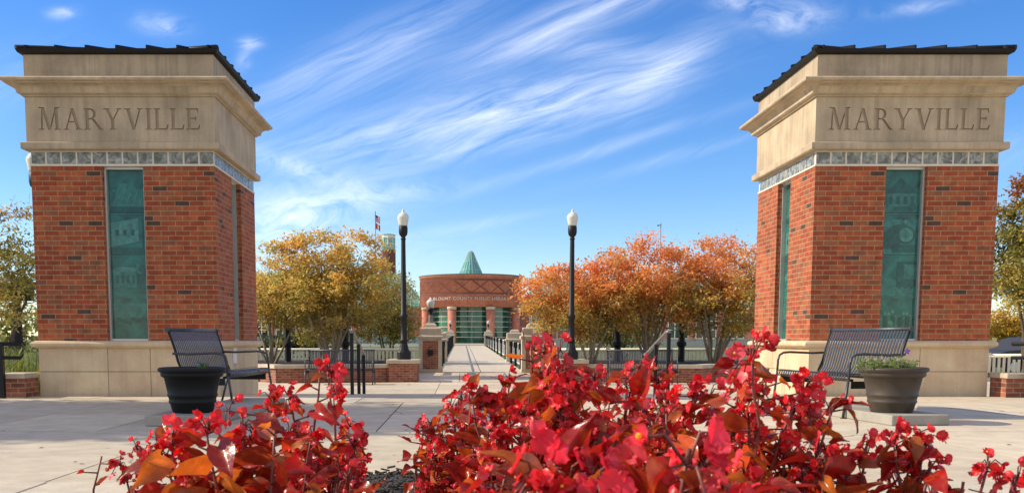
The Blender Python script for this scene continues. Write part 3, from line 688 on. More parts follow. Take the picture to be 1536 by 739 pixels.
# ------------------------------------------------------------------ benches
def make_bench(label, L_, nsl, front_drop=0.0):
    t = thing('metal_bench', label, 'bench')
    K = 1.12
    seatP = [(-.235, .375), (-.285, .385), (-.305, .41), (-.295, .437), (-.265, .448), (-.2, .446), (-.1, .432), (.02, .418), (.11, .412), (.165, .43)]
    backP = [(.165, .43), (.195, .48), (.215, .56), (.245, .70), (.285, .84), (.305, .90)]
    def straps(P):
        m = MB(); w = L_ / nsl * .52
        for i in range(nsl):
            x = -L_ / 2 + .03 + (L_ - .06) * i / (nsl - 1); prev = None
            for k, (y, z) in enumerate(P):
                y *= K; a = P[max(k - 1, 0)]; c = P[min(k + 1, len(P) - 1)]; d = Vector(((c[0] - a[0]) * K, c[1] - a[1])).normalized(); nx, nz = -d.y * .003, d.x * .003
                r = m.pts([(x - w / 2, y - nx, z - nz), (x + w / 2, y - nx, z - nz), (x + w / 2, y + nx, z + nz), (x - w / 2, y + nx, z + nz)])
                if prev is not None:
                    for q in range(4): j = (q + 1) % 4; m.face((prev + q, prev + j, r + j, r + q))
                else: m.face((r, r + 1, r + 2, r + 3))
                prev = r
            m.face((prev + 3, prev + 2, prev + 1, prev))
        return m
    straps(seatP).build('seat', M['bench'], t); straps(backP).build('backrest', M['bench'], t)
    m = MB(); m.tube([(-L_ / 2 - .012, .31 * K, .905), (L_ / 2 + .012, .31 * K, .905)], .021, 12)
    for sx in (-1, 1): m.tube([(sx * (L_ / 2 + .008), .31 * K, .905), (sx * (L_ / 2 + .022), .31 * K, .905)], .028, 12)
    m.build('top_rail', M['bench'], t)
    m = MB()
    for sx in (-1, 1):
        x = sx * L_ / 2
        m.tube([(x, .165 * K, .43), (x, .215 * K, .56), (x, .245 * K, .70), (x, .305 * K, .90)], .014, 8)
        m.box(x - .006, x + .006, -.25 * K, .2 * K, .30, .375)
    m.tube([(-L_ / 2, -.24 * K, .385), (L_ / 2, -.24 * K, .385)], .014, 8); m.tube([(-L_ / 2, .16 * K, .395), (L_ / 2, .16 * K, .395)], .014, 8)
    m.build('frame', M['black'], t)
    for sx in (-1, 1):
        x = sx * (L_ / 2 + .016)
        m = MB(); m.tube([(x, .26 * K, .645), (x, .1 * K, .640), (x, -.15 * K, .652), (x, -.22 * K, .645), (x, -.262 * K, .617), (x, -.277 * K, .56), (x, -.285 * K, .38)], .0135, 8); m.build('armrest', M['bench'], t)
        m = MB(); m.tube([(x, -.285 * K, .40), (x, -.325 * K, front_drop)], .0145, 8); m.lathe([(.026, front_drop), (.026, front_drop + .012)], 10, (x, -.325 * K, 0)); m.build('leg', M['bench'], t)
        m = MB(); m.tube([(x, .17 * K, .40), (x, .27 * K, 0)], .0145, 8); m.lathe([(.026, 0), (.026, .012)], 10, (x, .27 * K, 0)); m.build('leg', M['bench'], t)
    return t
b1 = make_bench('dark slatted metal bench behind the brown flower pot', 1.52, 28)
b1.location = (4.12, 10.40, 0); b1.rotation_euler = (0, 0, R(-82))
b2 = make_bench('dark slatted metal bench behind the black flower pot', 1.56, 28, .10)
b2.location = (-2.80, 11.12, 0); b2.rotation_euler = (0, 0, R(85.5))
b3 = make_bench('distant dark bench before the low brick wall, nearer the three-post handrail and lit lamp pier', 1.75, 40)
b3['label'] = 'distant dark bench before the low brick wall under the yellow-green tree'
b3.location = (-3.25, 25.35, LOW); b3.rotation_euler = (0, 0, 0)
b4 = dup(b3, (4.80, 25.35, LOW), 0, 'distant dark bench before the low brick wall under the orange trees')
for o in (b1, b2, b3, b4): o['group'] = 'slatted metal benches'

# pads and pots
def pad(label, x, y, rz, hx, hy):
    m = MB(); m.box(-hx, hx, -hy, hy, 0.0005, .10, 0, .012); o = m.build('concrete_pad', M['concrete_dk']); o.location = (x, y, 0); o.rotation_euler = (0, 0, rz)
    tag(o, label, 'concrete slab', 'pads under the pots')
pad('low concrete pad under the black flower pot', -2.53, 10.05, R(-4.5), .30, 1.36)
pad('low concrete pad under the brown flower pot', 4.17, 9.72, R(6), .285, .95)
def pot(label, x, y, mt):
    t = thing('flower_pot', label, 'flower pot', (x, y, .10), 0, 'round plastic flower pots')
    m = MB()
    pr = [(.0, 0), (.185, 0), (.192, .012), (.212, .085), (.222, .095), (.224, .112), (.219, .120), (.226, .15), (.234, .158), (.236, .176), (.231, .184), (.262, .335), (.272, .338), (.290, .350), (.294, .372), (.290, .383), (.305, .390), (.318, .405), (.318, .420), (.305, .432), (.285, .434), (.272, .42), (.26, .36), (.0, .355)]
    m.lathe(pr, 56); m.build('pot', mt, t)
    m = MB(); m.lathe([(.262, .372), (.1, .385), (0, .39)], 28, caps=False); m.build('soil', M['soil'], t)
    return t
pot('black round flower pot with a tiny green sprig, by the bench', -2.60, 9.13, M['pot_black'])
pot('brown round flower pot holding green trailing plants, by the bench', 4.165, 9.16, M['pot_brown'])

# ------------------------------------------------------------------ lamp posts
def lamp_head(t, s, z, shaft):
    m = MB(); m.lathe([(r * s, z + h * s) for r, h in ((.075, 0), (.075, .03), (.06, .04), (.06, .07), (.11, .13), (.125, .2), (.125, .33), (.115, .345), (.118, .37))], 20); m.build('fitter', M['black'], t)
    m = MB(); m.lathe([(r * s, z + h * s) for r, h in ((.112, .37), (.125, .42), (.158, .58), (.163, .62), (.158, .635), (.145, .655), (.118, .70), (.075, .735), (.05, .745), (.035, .765), (.045, .785), (.035, .805), (.01, .835), (0, .85))], 24, flutes=16, fl=.012)
    m.build('globe', M['globe'], t)
def lamp(label, loc, H=4.2, group='tall black lamp posts'):
    t = thing('street_lamp', label, 'street lamp', loc, 0, group)
    m = MB(); m.lathe([(.0, 0), (.195, 0), (.2, .02), (.2, .20), (.18, .235), (.15, .25), (.125, .33), (.10, .45)], 12, smooth=False); m.build('base', M['black'], t)
    m = MB(); m.lathe([(.098, .44), (.095, .5), (.11, .52), (.11, .55), (.088, .57), (.086, 1.15), (.105, 1.17), (.105, 1.25), (.08, 1.28), (.06, H - .86), (.058, H - .84)], 16, flutes=8, fl=.02); m.build('pole', M['black'], t)
    lamp_head(t, 1.0, H - .85, 0)
    return t
lamp('tall black lamp post on the brick pier beside the yellow-green tree', (-1.65, 27.0, .235))
lamp('tall black lamp post on the brick pier beside the orange tree', (3.10, 27.0, .235))
lamp('tall black lamp post mostly hidden behind a brick tower, only its globe showing', (at(52, 226, 18.2).x, 18.2, LOW), at(50, 220, 18.2).z - LOW)

# ------------------------------------------------------------------ lower plaza walls, piers, beds
def wall_run(P, z0, z1, th, capz, name, label, mats=None, over=.05):
    t = thing(name, label, 'low wall', (P[0][0], P[0][1], 0)); ox, oy = P[0]
    body, cap = MB(), MB()
    def offs(d):
        out = []
        for i, (x, y) in enumerate(P):
            a = Vector(P[max(i - 1, 0)]); c = Vector(P[min(i + 1, len(P) - 1)])
            ns = []
            for (u, v) in ((Vector(P[max(i - 1, 0)]), Vector((x, y))), (Vector((x, y)), Vector(P[min(i + 1, len(P) - 1)]))):
                if (v - u).length > 1e-6: e = (v - u).normalized(); ns.append(Vector((-e.y, e.x)))
            n = sum(ns, Vector((0, 0))); n.normalize(); k = d / max(.4, n.dot(ns[0])); out.append((x - ox + n.x * k, y - oy + n.y * k))
        return out
    A, B = offs(0), offs(th); body.slab(A + B[::-1], z0, z1)
    A, B = offs(-over), offs(th + over); cap.slab(A + B[::-1], z1 + .0015, z1 + capz)
    body.build('wall', mats or M['brick_low'], t); cap.build('coping', M['cap'], t); return t
# planted beds behind walls
for sgn, lab in ((-1, 'low curved brick bed wall with stone coping behind the bench, under the yellow-green tree'), (1, 'low curved brick bed wall with stone coping behind the bench, under the orange trees')):
    X = lambda d: CX + sgn * d
    P = [(X(2.78), 26.75), (X(4.2), 26.35), (X(5.85), 26.1), (X(6.5), 27.0), (X(9.5), 27.2), (X(13.5), 27.6)]
    if sgn < 0: P = P[::-1]
    wall_run(P, LOW - .2, .0, .32, .10, 'bed_wall', lab)
    m = MB(); m.slab([(X(2.9), 27.1), (X(5.75), 26.45), (X(6.4), 27.34), (X(9.5), 27.54), (X(14.5), 28), (X(14.5), 35.8), (X(2.3), 35.8), (X(2.3), 28.5)][::sgn], -.3, .02)
    tag(m.build('planting_bed', M['soil']), kind='structure')
    t = thing('lamp_pier', 'square brick pier with stone cap under the lamp post by the %s tree' % ('yellow-green' if sgn < 0 else 'orange'), 'pier', (CX + sgn * 2.38, 26.62, LOW), 0, 'lamp piers')
    m = MB(); m.box(-.40, .40, 0, 1.2, -.2, .52); m.build('pier', M['brick_low'], t)
    m = MB(); m.box(-.46, .46, -.06, 1.26, .5215, .63, 0, .015); m.build('cap', M['cap'], t)

# bridge entrance piers with small lamps
def bridge_pier(label, x, y, z, big=True):
    t = thing('bridge_pier', label, 'pier', (x, y, z), 0, 'stone bridge piers')
    m = MB(); h = 1.22 if big else 1.0; hw = .40; dp = .8
    m.box(-hw - .03, hw + .03, -.03, dp + .03, -.5, .10, 0, .01); m.box(-hw, hw, 0, dp, .10, h)
    for sx in (-1, 1): m.box(sx * (hw - .05) - .07, sx * (hw - .05) + .07, -.035, 0.02, .10, h - .02)
    m.build('shaft', M['cast'], t)
    m = MB(); m.frustum([(0, dp / 2, hw + .05, dp / 2 + .05, h), (0, dp / 2, hw + .06, dp / 2 + .06, h + .05), (0, dp / 2, hw + .06, dp / 2 + .06, h + .09), (0, dp / 2, hw - .02, dp / 2 - .02, h + .13), (0, dp / 2, hw - .02, dp / 2 - .02, h + .36), (0, dp / 2, hw - .05, dp / 2 - .05, h + .40), (0, dp / 2, hw * .55, dp * .28, h + .41), (0, dp / 2, hw * .52, dp * .26, h + .50), (0, dp / 2, hw * .35, dp * .18, h + .56)])
    m.build('cap', M['cast'], t)
    if big:
        m = MB(); m.box(-hw + .09, hw - .09, -.012, .02, .13, h - .08); m.build('brick_panel', M['brick_low'], t)
        m = MB(); m.box(-.10, .10, -.05, -.0125, .62, .82, 0, .01); m.build('light_box', M['black'], t)
    return t, h + .55
def small_lamp(label, x, y, z, s=1.0):
    t = thing('pier_lamp', label, 'lamp', (x, y, z), 0, 'small lamps on the bridge piers')
    m = MB(); m.lathe([(.14, 0), (.14, .03), (.085, .05), (.075, .28), (.06, .30)], 12, smooth=False); m.build('pedestal', M['greyrail'], t)
    m = MB(); m.lathe([(.06, .30), (.07, .33), (.05, .36), (.09, .44), (.11, .5), (.11, .56)], 16); m.build('fitter', M['black'], t)
    m = MB(); m.lathe([(.105, .56), (.15, .74), (.155, .77), (.13, .82), (.07, .87), (.035, .885), (.04, .905), (.01, .95), (0, .96)], 20); m.build('globe', M['globe'], t)
PX = 1.86
for (yy, big, nm) in ((34.3, True, 'near'), (46.3, False, 'middle'), (93.0, False, 'far')):
    for sgn in (-1, 1):
        side = 'toward the yellow-green tree' if sgn < 0 else 'toward the orange tree'
        z = LOW if big else deckz(yy)
        lab = {'near': 'large stone bridge entrance pier with brick panel, %s', 'middle': 'plain stone bridge pier just behind the entrance pier, %s', 'far': 'small far stone pier at the library end of the bridge, %s'}[nm] % side
        t, h = bridge_pier(lab, CX + sgn * PX, yy, z, big)
        if nm != 'middle':
            small_lamp('small white globe lamp on the %s bridge pier %s' % ('entrance' if nm == 'near' else 'library-end', side), CX + sgn * PX, yy + .4, z + h)
for sgn in (-1, 1):
    side = 'toward the yellow-green tree' if sgn < 0 else 'toward the orange tree'
    for (ya, yb, n, w) in ((35.2, 46.2, 3, 'first'), (47.2, 92.9, 8, 'second')):
        t = thing('bridge_railing', '%s bridge railing of black posts and pale panels, %s' % ('short near' if w == 'first' else 'long far', side), 'railing', (CX + sgn * 1.58, ya, 0), 0, 'bridge railings')
        for i in range(n):
            y = (yb - ya) * (i + .5) / n; z = deckz(ya + y)
            m = MB(); m.box(-.05, .05, y - .05, y + .05, z - .02, z + .98, 0, .008); m.box(-.09, .07, y - .07, y + .07, z + .78, z + 1.02, 0, .01); m.build('post', M['black'], t)
        m = MB()
        for dz in (.12, .95):
            P = [(0.0 + sgn * .12, 0, deckz(ya) + dz), (sgn * .12, yb - ya, deckz(yb) + dz)]; m.tube(P, .03, 6)
        nn = int((yb - ya) / .28)
        for i in range(nn):
            y = (yb - ya) * (i + .5) / nn; z = deckz(ya + y); m.box(sgn * .12 - .012, sgn * .12 + .012, y - .012, y + .012, z + .12, z + .94)
        m.build('rail', M['white'], t)

# handrails on the steps
def handrail(label, x):
    t = thing('handrail', label, 'handrail', (x, 0, 0), 0, 'step handrails')
    Y = [13.80, 14.70, 15.45]; tops = [.90, .735, .55]; base = [0, -.266, LOW]
    for y, tz, bz in zip(Y, tops, base):
        m = MB(); m.box(-.024, .024, y - .024, y + .024, bz, tz - .01); m.build('post', M['black'], t)
    m = MB(); P = [(0, Y[0] - .02, .905), (0, Y[0] + .16, .90), (0, Y[1], .735), (0, Y[2], .56), (0, Y[2] + .12, .55)]
    m.tube(P, .027, 10); m.build('rail', M['greyrail'], t)
handrail('three-post step handrail in front of the yellow-green tree', -1.60)
handrail('step handrail in front of the orange trees', 3.0)

# outer low walls and pipe railings beside the towers
for sgn, tw in ((-1, 'black-pot'), (1, 'brown-pot')):
    nearx = -6.02 if sgn < 0 else 7.50
    lab = 'outer side of the tower by the %s flower pot' % ('black' if sgn < 0 else 'brown')
    t = thing('low_wall', 'low brick wall with coping on the ' + lab, 'low wall', (nearx, 13.05, 0), 0)
    m = MB(); x0, x1 = sorted((sgn * .36, sgn * 9.0)); m.box(x0, x1, .05, .35, -.5, .20)
    x2, x3 = sorted((0, sgn * .36)); m.box(x2, x3, .0, .4, -.5, .26); m.build('wall', M['brick_low'], t)
    m = MB(); m.box(x0 - .0, x1, .0, .40, .2015, .275, 0, .012); m.box(x2 - .02, x3 + .02, -.05, .45, .2615, .335, 0, .012); m.build('coping', M['cap'], t)
    t = thing('pipe_railing', 'black pipe railing on the ' + lab, 'railing', (nearx, 12.92, 0), 0)
    for d in (.25, 2.4, 4.6):
        m = MB(); m.box(sgn * d - .03, sgn * d + .03, -.03, .03, 0, .74); m.build('post', M['black'], t)
    m = MB()
    m.tube([(sgn * -.02, 0, .735), (sgn * 7, 0, .82)], .027, 8); m.tube([(sgn * -.02, 0, .55), (sgn * 7, 0, .60)], .024, 8); m.build('rail', M['black'], t)

# cream picket fences behind the beds
def fence(label, x0, x1, y, z0, z1, step=.145):
    t = thing('picket_fence', label, 'fence', (x0, y, 0)); L_ = x1 - x0
    m = MB(); m.tube([(0, 0, z1 - .03), (L_, 0, z1 - .03)], .055, 10); m.box(0, L_, -.025, .025, z0 + .08, z0 + .14); m.build('rail', M['cream'], t)
    m = MB(); n = int(L_ / step)
    for i in range(n): x = (i + .5) * step; m.box(-.03, .03, -.03, .03, z0 + .14, z1 - .07, 0, 0, Matrix.Translation((x, 0, 0)) @ rotz(PI / 4))
    m.build('picket', M['cream'], t); t.children[-1].name = 'pickets'
    for i in range(int(L_ / 2.4) + 1):
        x = min(L_ - .05, .05 + i * 2.4); m = MB(); m.box(x - .05, x + .05, -.05, .05, z0 - .1, z1 + .05); m.build('post', M['cream'], t)
fence('cream picket fence behind the yellow-green tree', -9.6, CX - 2.35, 36.2, -.42, .44)
fence('cream picket fence behind the orange trees', CX + 2.35, 14.2, 36.2, -.42, .44)
fence('pale picket fence at the far edge in front of the parked dark car', 15.2, 24, 27.5, -.55, .36)
b = bpy.data.objects

# pergolas: dark posts and beams
def pergola(label, xs, y, zt, dpth=2.6):
    t = thing('pergola', label, 'pergola', (xs[0], y, LOW)); x0 = xs[0]; L_ = xs[-1] - x0
    for x in xs:
        m = MB(); d = x - x0
        m.lathe([(.20, -.1), (.20, .30), (.14, .36), (.115, .45), (.115, .95), (.17, .98), (.17, 1.1), (.115, 1.14), (.105, zt - LOW)], 10, (d, 0, 0), smooth=False); m.build('post', M['black'], t)
    m = MB(); m.box(-.4, L_ + .4, -.07, .07, zt - LOW - .28, zt - LOW - .02); m.build('beam', M['black'], t)
    m = MB(); n = int(L_ / .62)
    for i in range(n + 1):
        x = -.3 + (L_ + .6) * i / max(1, n); m.box(x - .035, x + .035, -.8, dpth - .8, zt - LOW, zt - LOW + .16)
    m.build('rafters', M['black'], t)
pergola('dark pergola behind the yellow-green tree', [-6.05, -4.05], 33.0, 2.3)
pergola('dark pergola behind the orange trees', [3.0, 5.4, 7.62], 33.0, 2.3)
pergola('dark pergola at the edge beside the black-pot tower', [-16.2, -13.4, -10.55], 22.6, 1.98)
pergola('dark pergola at the edge beside the brown-pot tower', [15.4, 18.0, 20.8], 24.5, 1.98)

# ------------------------------------------------------------------ library
LX, LYA = 1.08, 118.0
lib = thing('library', 'round red brick public library with green cone roof at the end of the footbridge', 'building', (LX, LYA, .30))
def lz(v, Y=111.8): return at(706, v, Y).z - .30
ZD0, ZD1 = lz(459.5), lz(410)
m = MB(); Rr = 6.25
m.lathe([(4.9, ZD0), (Rr - .1, ZD0), (Rr - .1, ZD0 + .18), (Rr, ZD0 + .18), (Rr, ZD1 - .35), (Rr + .1, ZD1 - .35), (Rr + .1, ZD1 - .12)], 96, caps=False); drum = m.build('drum_wall', M['brick_far'], lib)
m = MB(); m.lathe([(Rr + .11, ZD1 - .12), (Rr + .16, ZD1 - .1), (Rr + .16, ZD1), (Rr - .2, ZD1 + .02), (0, ZD1 + .12)], 96, caps=False); m.build('parapet_coping', flat_mat('weathered_coping', (.16, .15, .11), .7), lib)
def cyl(a, z, r): return (r * math.sin(a), -r * math.cos(a), z)
m = MB()
def strip(pts_, w=.07):
    prev = None
    for (a, z, da, dz) in pts_:
        k = m.pts([cyl(a - da, z - dz, Rr - .02), cyl(a + da, z + dz, Rr - .02), cyl(a + da, z + dz, Rr + .035), cyl(a - da, z - dz, Rr + .035)])
        if prev is not None:
            for q in range(4): j = (q + 1) % 4; m.face((prev + q, prev + j, k + j, k + q))
        prev = k
zl, zh = lz(439.5), lz(419)
for z in (zl, zh): strip([(-PI * .55 + PI * 1.1 * i / 90, z, 0, .085) for i in range(91)])
per = .355; nper = 10
for i in range(-5, 5):
    for d in (1, -1):
        a0 = i * per if d > 0 else (i + 1) * per
        strip([(a0 + d * per * k / 6, zl + (zh - zl) * k / 6, .012, -.0 + .02) for k in range(7)])
        strip([(a0 + d * per * k / 6, zh - (zh - zl) * k / 6, .012, .02) for k in range(7)])
m.build('diamond_brickwork', M['brick_band'], lib)
# letters
cu = bpy.data.curves.new('txt', 'FONT'); cu.body = 'BLOUNT COUNTY PUBLIC LIBRARY'; cu.align_x = 'CENTER'; cu.size = .62; cu.space_character = 1.18; cu.space_word = 1.1; cu.extrude = .04; cu.offset = .012
to = bpy.data.objects.new('txt', cu); COL.objects.link(to)
me = bpy.data.meshes.new_from_object(to.evaluated_get(bpy.context.evaluated_depsgraph_get())); bpy.data.objects.remove(to, do_unlink=True)
xs_ = [v.co.x for v in me.vertices]; wid = max(xs_) - min(xs_); sc_ = 9.0 / wid; zt0 = lz(449.2)
for v in me.vertices:
    a = math.asin(max(-.98, min(.98, v.co.x * sc_ / (Rr + .05)))); z = zt0 + v.co.y * sc_ * 1.0; v.co = Vector(cyl(a, z, Rr + .05 + v.co.z))
me.materials.append(flat_mat('pale_metal_letters', (.52, .42, .35), .6)); ol = bpy.data.objects.new('sign_letters', me); COL.objects.link(ol); ol.parent = lib
# columns
for dx in (-5.45, -2.27, 2.27, 5.45):
    y = -math.sqrt(6.05 ** 2 - dx ** 2); m = MB(); m.lathe([(.50, -.3), (.50, ZD0 - .32)], 28, (dx, y, 0)); o = m.build('column', M['brick_far'], lib)
    m = MB(); m.lathe([(.50, ZD0 - .32), (.56, ZD0 - .3), (.56, ZD0 - .02), (.5, ZD0)], 28, (dx, y, 0)); m.build('capital', M['cast'], o)
m = MB(); m.lathe([(5.1, -.3), (5.1, ZD0 + .1)], 64, caps=False); cw = m.build('curtain_wall', M['green_glass'], lib)
m = MB(); z = .75
while z < ZD0: m.lathe([(5.1, z - .025), (5.17, z - .025), (5.17, z + .025), (5.1, z + .025)], 64, caps=False, smooth=False); z += .615
for i in range(9):
    a = -PI * .5 + PI * i / 8 + .02; x, y, _ = cyl(a, 0, 5.12); m.tube([(x, y, -.2), (x, y, ZD0)], .02, 6)
m.build('mullions', M['white'], cw)
m = MB(); nR = 22
m.lathe([(2.0, ZD1 - 1.0), (.28, lz(377.5, 118)), (.2, lz(376.5, 118)), (0, lz(376, 118))], nR, smooth=False); cone = m.build('cone_roof', M['lantern'], lib)
m = MB(); zc0, zc1 = ZD1 - 1.0, lz(377.5, 118)
for i in range(nR):
    a = 2 * PI * i / nR; m.tube([(2.02 * math.cos(a), 2.02 * math.sin(a), zc0), (.29 * math.cos(a), .29 * math.sin(a), zc1)], .035, 5)
for tt in (.45, .7): r = 2.03 + (.3 - 2.03) * tt; m.lathe([(r, zc0 + (zc1 - zc0) * tt - .04), (r + .03, zc0 + (zc1 - zc0) * tt), (r - .02, zc0 + (zc1 - zc0) * tt + .04)], nR, caps=False)
m.build('ribs', M['patina_rib'], cone)
# wings
def wing(x0, x1, yf, yb, ze, zr, tag_):
    m = MB(); m.box(x0, x1, yf, yb, -.4, ze); w = m.build('wing_wall', M['brick_far'], lib)
    m = MB(); o = .6; ym = (yf + yb) / 2; run = 3.2
    P = [(x0 - o, yf - o, ze), (x1 + o, yf - o, ze), (x1 + o, yb + o, ze), (x0 - o, yb + o, ze), (x0 + run, ym, zr), (x1 - run, ym, zr)]
    k = m.pts(P + [(x, y, z - .25) for x, y, z in P[:4]])
    m.face((k, k + 1, k + 5, k + 4)); m.face((k + 1, k + 2, k + 5)); m.face((k + 2, k + 3, k + 4, k + 5)); m.face((k + 3, k, k + 4)); m.face((k + 9, k + 8, k + 7, k + 6))
    for i in range(4): j = (i + 1) % 4; m.face((k + i, k + 6 + i, k + 6 + j, k + j))
    rf = m.build('wing_roof', M['patina'], lib)
    m = MB(); n = int((x1 - x0) / 1.0)
    for i in range(n + 1):
        x = x0 - o + (x1 - x0 + 2 * o) * i / n; d = min(1, min(x - (x0 - o), (x1 + o) - x) / (run + o)); m.tube([(x, yf - o, ze + .02), (x, yf - o + (ym - yf + o) * d, ze + (zr - ze) * d + .02)], .05, 4)
    m.build('roof_seams', M['patina_rib'], rf)
    x = x0 + 1.0
    while x < x1 - 2.6:
        m = MB(); wd, zb, zt = 2.5, .6, 3.9
        for i in range(4): xx = x + wd * i / 3; m.box(xx - .05, xx + .05, yf - .09, yf - .003, zb, zt)
        for i in range(4): zz = zb + (zt - zb) * i / 3; m.box(x, x + wd, yf - .085, yf - .004, zz - .05, zz + .05)
        f = m.build('window', M['white'], lib)
        m = MB(); m.box(x, x + wd, yf - .04, yf - .002, zb, zt); m.build('pane', M['dark_glass'] if (int(x) % 3) else M['green_glass'], f)
        x += 3.5
wing(-36, -6.0, 2.0, 14, lz(459, 120), lz(412, 127), 'l')
wing(6.4, 38, 2.0, 14, lz(459, 120), lz(418, 127), 'r')
# tall glass lantern tower far behind
lt = thing('lantern_tower', 'tall far octagonal tower topped by green glass, behind the library', 'tower', (at(583, 400, 136).x, 136, .1))
def tz(v): return at(583, v, 136).z - .1
m = MB(); m.lathe([(1.0, 0), (1.0, tz(375))], 8, smooth=False); m.build('brick_shaft', M['brick_band'], lt)
m = MB(); m.lathe([(.92, tz(375)), (.92, tz(357))], 8, smooth=False); lg = m.build('glass_lantern', M['lantern'], lt)
m = MB()
for i in range(8): a = 2 * PI * i / 8; m.tube([(.93 * math.cos(a), .93 * math.sin(a), tz(375)), (.93 * math.cos(a), .93 * math.sin(a), tz(357))], .05, 5)
m.lathe([(.95, tz(366) - .04), (.95, tz(366) + .04)], 8, smooth=False, caps=False); m.build('mullions', M['white'], lg)
m = MB(); m.lathe([(.96, tz(357)), (.96, tz(352.5))], 8, smooth=False); m.build('white_band', M['white'], lt)
m = MB(); m.lathe([(1.05, tz(352.5)), (1.05, tz(352)), (0, tz(350))], 8, smooth=False); m.build('cap_roof', M['patina'], lt)
# flagpole
fp = thing('flagpole', 'thin far flagpole rising above the yellow-green tree', 'flagpole', (at(563.5, 400, 125).x, 125, .1))
m = MB(); m.tube([(0, 0, 0), (0, 0, at(563, 317, 125).z - .1)], .06, 8); m.build('pole', M['greyrail'], fp)
def flag(name, label, v0, v1, mats, fn):
    t = thing(name, label, 'flag', (at(563.5, 400, 125).x, 125, 0)); z0, z1 = at(563, v1, 125).z, at(563, v0, 125).z
    for nm, mt, (x0, x1, a, c) in fn:
        m = MB(); n = 8; dx = []
        rows_ = [z0 + (z1 - z0) * a, z0 + (z1 - z0) * c]
        k = m.pts([(.07 + (x0 + (x1 - x0) * i / n) * .55, .12 * math.sin(7 * (x0 + (x1 - x0) * i / n)) + d, z - .35 * (x0 + (x1 - x0) * i / n)) for d in (0, .02) for z in rows_ for i in range(n + 1)])
        s = n + 1
        for i in range(n): m.face((k + i, k + i + 1, k + s + i + 1, k + s + i)); m.face((k + 2 * s + i, k + 3 * s + i, k + 3 * s + i + 1, k + 2 * s + i + 1))
        m.build(nm, mt, t)
st = [('stripe', M['red_flag'] if i % 2 == 0 else M['white_flag'], (.0 if i < 4 else .45, 1, i / 7, (i + 1) / 7)) for i in range(7)]
flag('striped_flag', 'small red and white striped flag, upper one on the flagpole', 322, 332, None, st + [('canton', M['blue_flag'], (0, .45, 4 / 7, 1))])
flag('red_flag', 'small red flag with white centre, lower one on the flagpole', 334, 343, None, [('field', M['red_flag'], (0, .35, 0, 1)), ('centre', M['white_flag'], (.35, .65, 0, 1)), ('fly_edge', M['red_flag'], (.65, 1, 0, 1))])
wm = thing('weather_mast', 'thin far mast with a small instrument rising above the orange trees', 'mast', (at(990, 400, 125).x, 125, .1))
m = MB(); m.tube([(0, 0, 0), (0, 0, at(990, 334, 125).z - .1)], .05, 6); m.build('pole', M['greyrail'], wm)
m = MB(); zz = at(990, 337, 125).z - .1; m.tube([(-.35, 0, zz - .1), (.1, 0, zz)], .04, 5); m.lathe([(0, -.12), (.14, 0), (0, .12)], 8, (-.35, 0, zz - .1)); m.build('instrument', M['black'], wm)
# terrace balustrade, retaining wall
t = thing('glass_balustrade', 'far glass balustrade before the library, behind the yellow-green tree', 'railing', (-24, 96.6, .0)); L_ = 24 + CX - 2.4
m = MB(); m.box(0, L_, 0, .3, -.4, .35); m.build('kerb', M['cream'], t)
m = MB(); m.box(0, L_, .13, .15, .35, 1.05); m.build('glass_panel', M['clear_panel'], t)
m = MB(); m.box(0, L_, .11, .17, 1.05, 1.10)
for i in range(int(L_ / 2) + 1): m.box(i * 2.0 - .03, i * 2.0 + .03, .10, .18, .35, 1.05)
m.build('rail', M['greyrail'], t)
t = thing('retaining_wall', 'long grey retaining wall before the library, behind the orange trees', 'low wall', (CX + 2.4, 96.6, .0)); L_ = 27
m = MB(); m.box(0, L_, 0, .3, -.4, .75); m.build('wall', M['grey_wall'], t)
m = MB(); m.box(-.05, L_ + .05, -.05, .35, .7515, .86); m.build('coping', M['cap'], t)

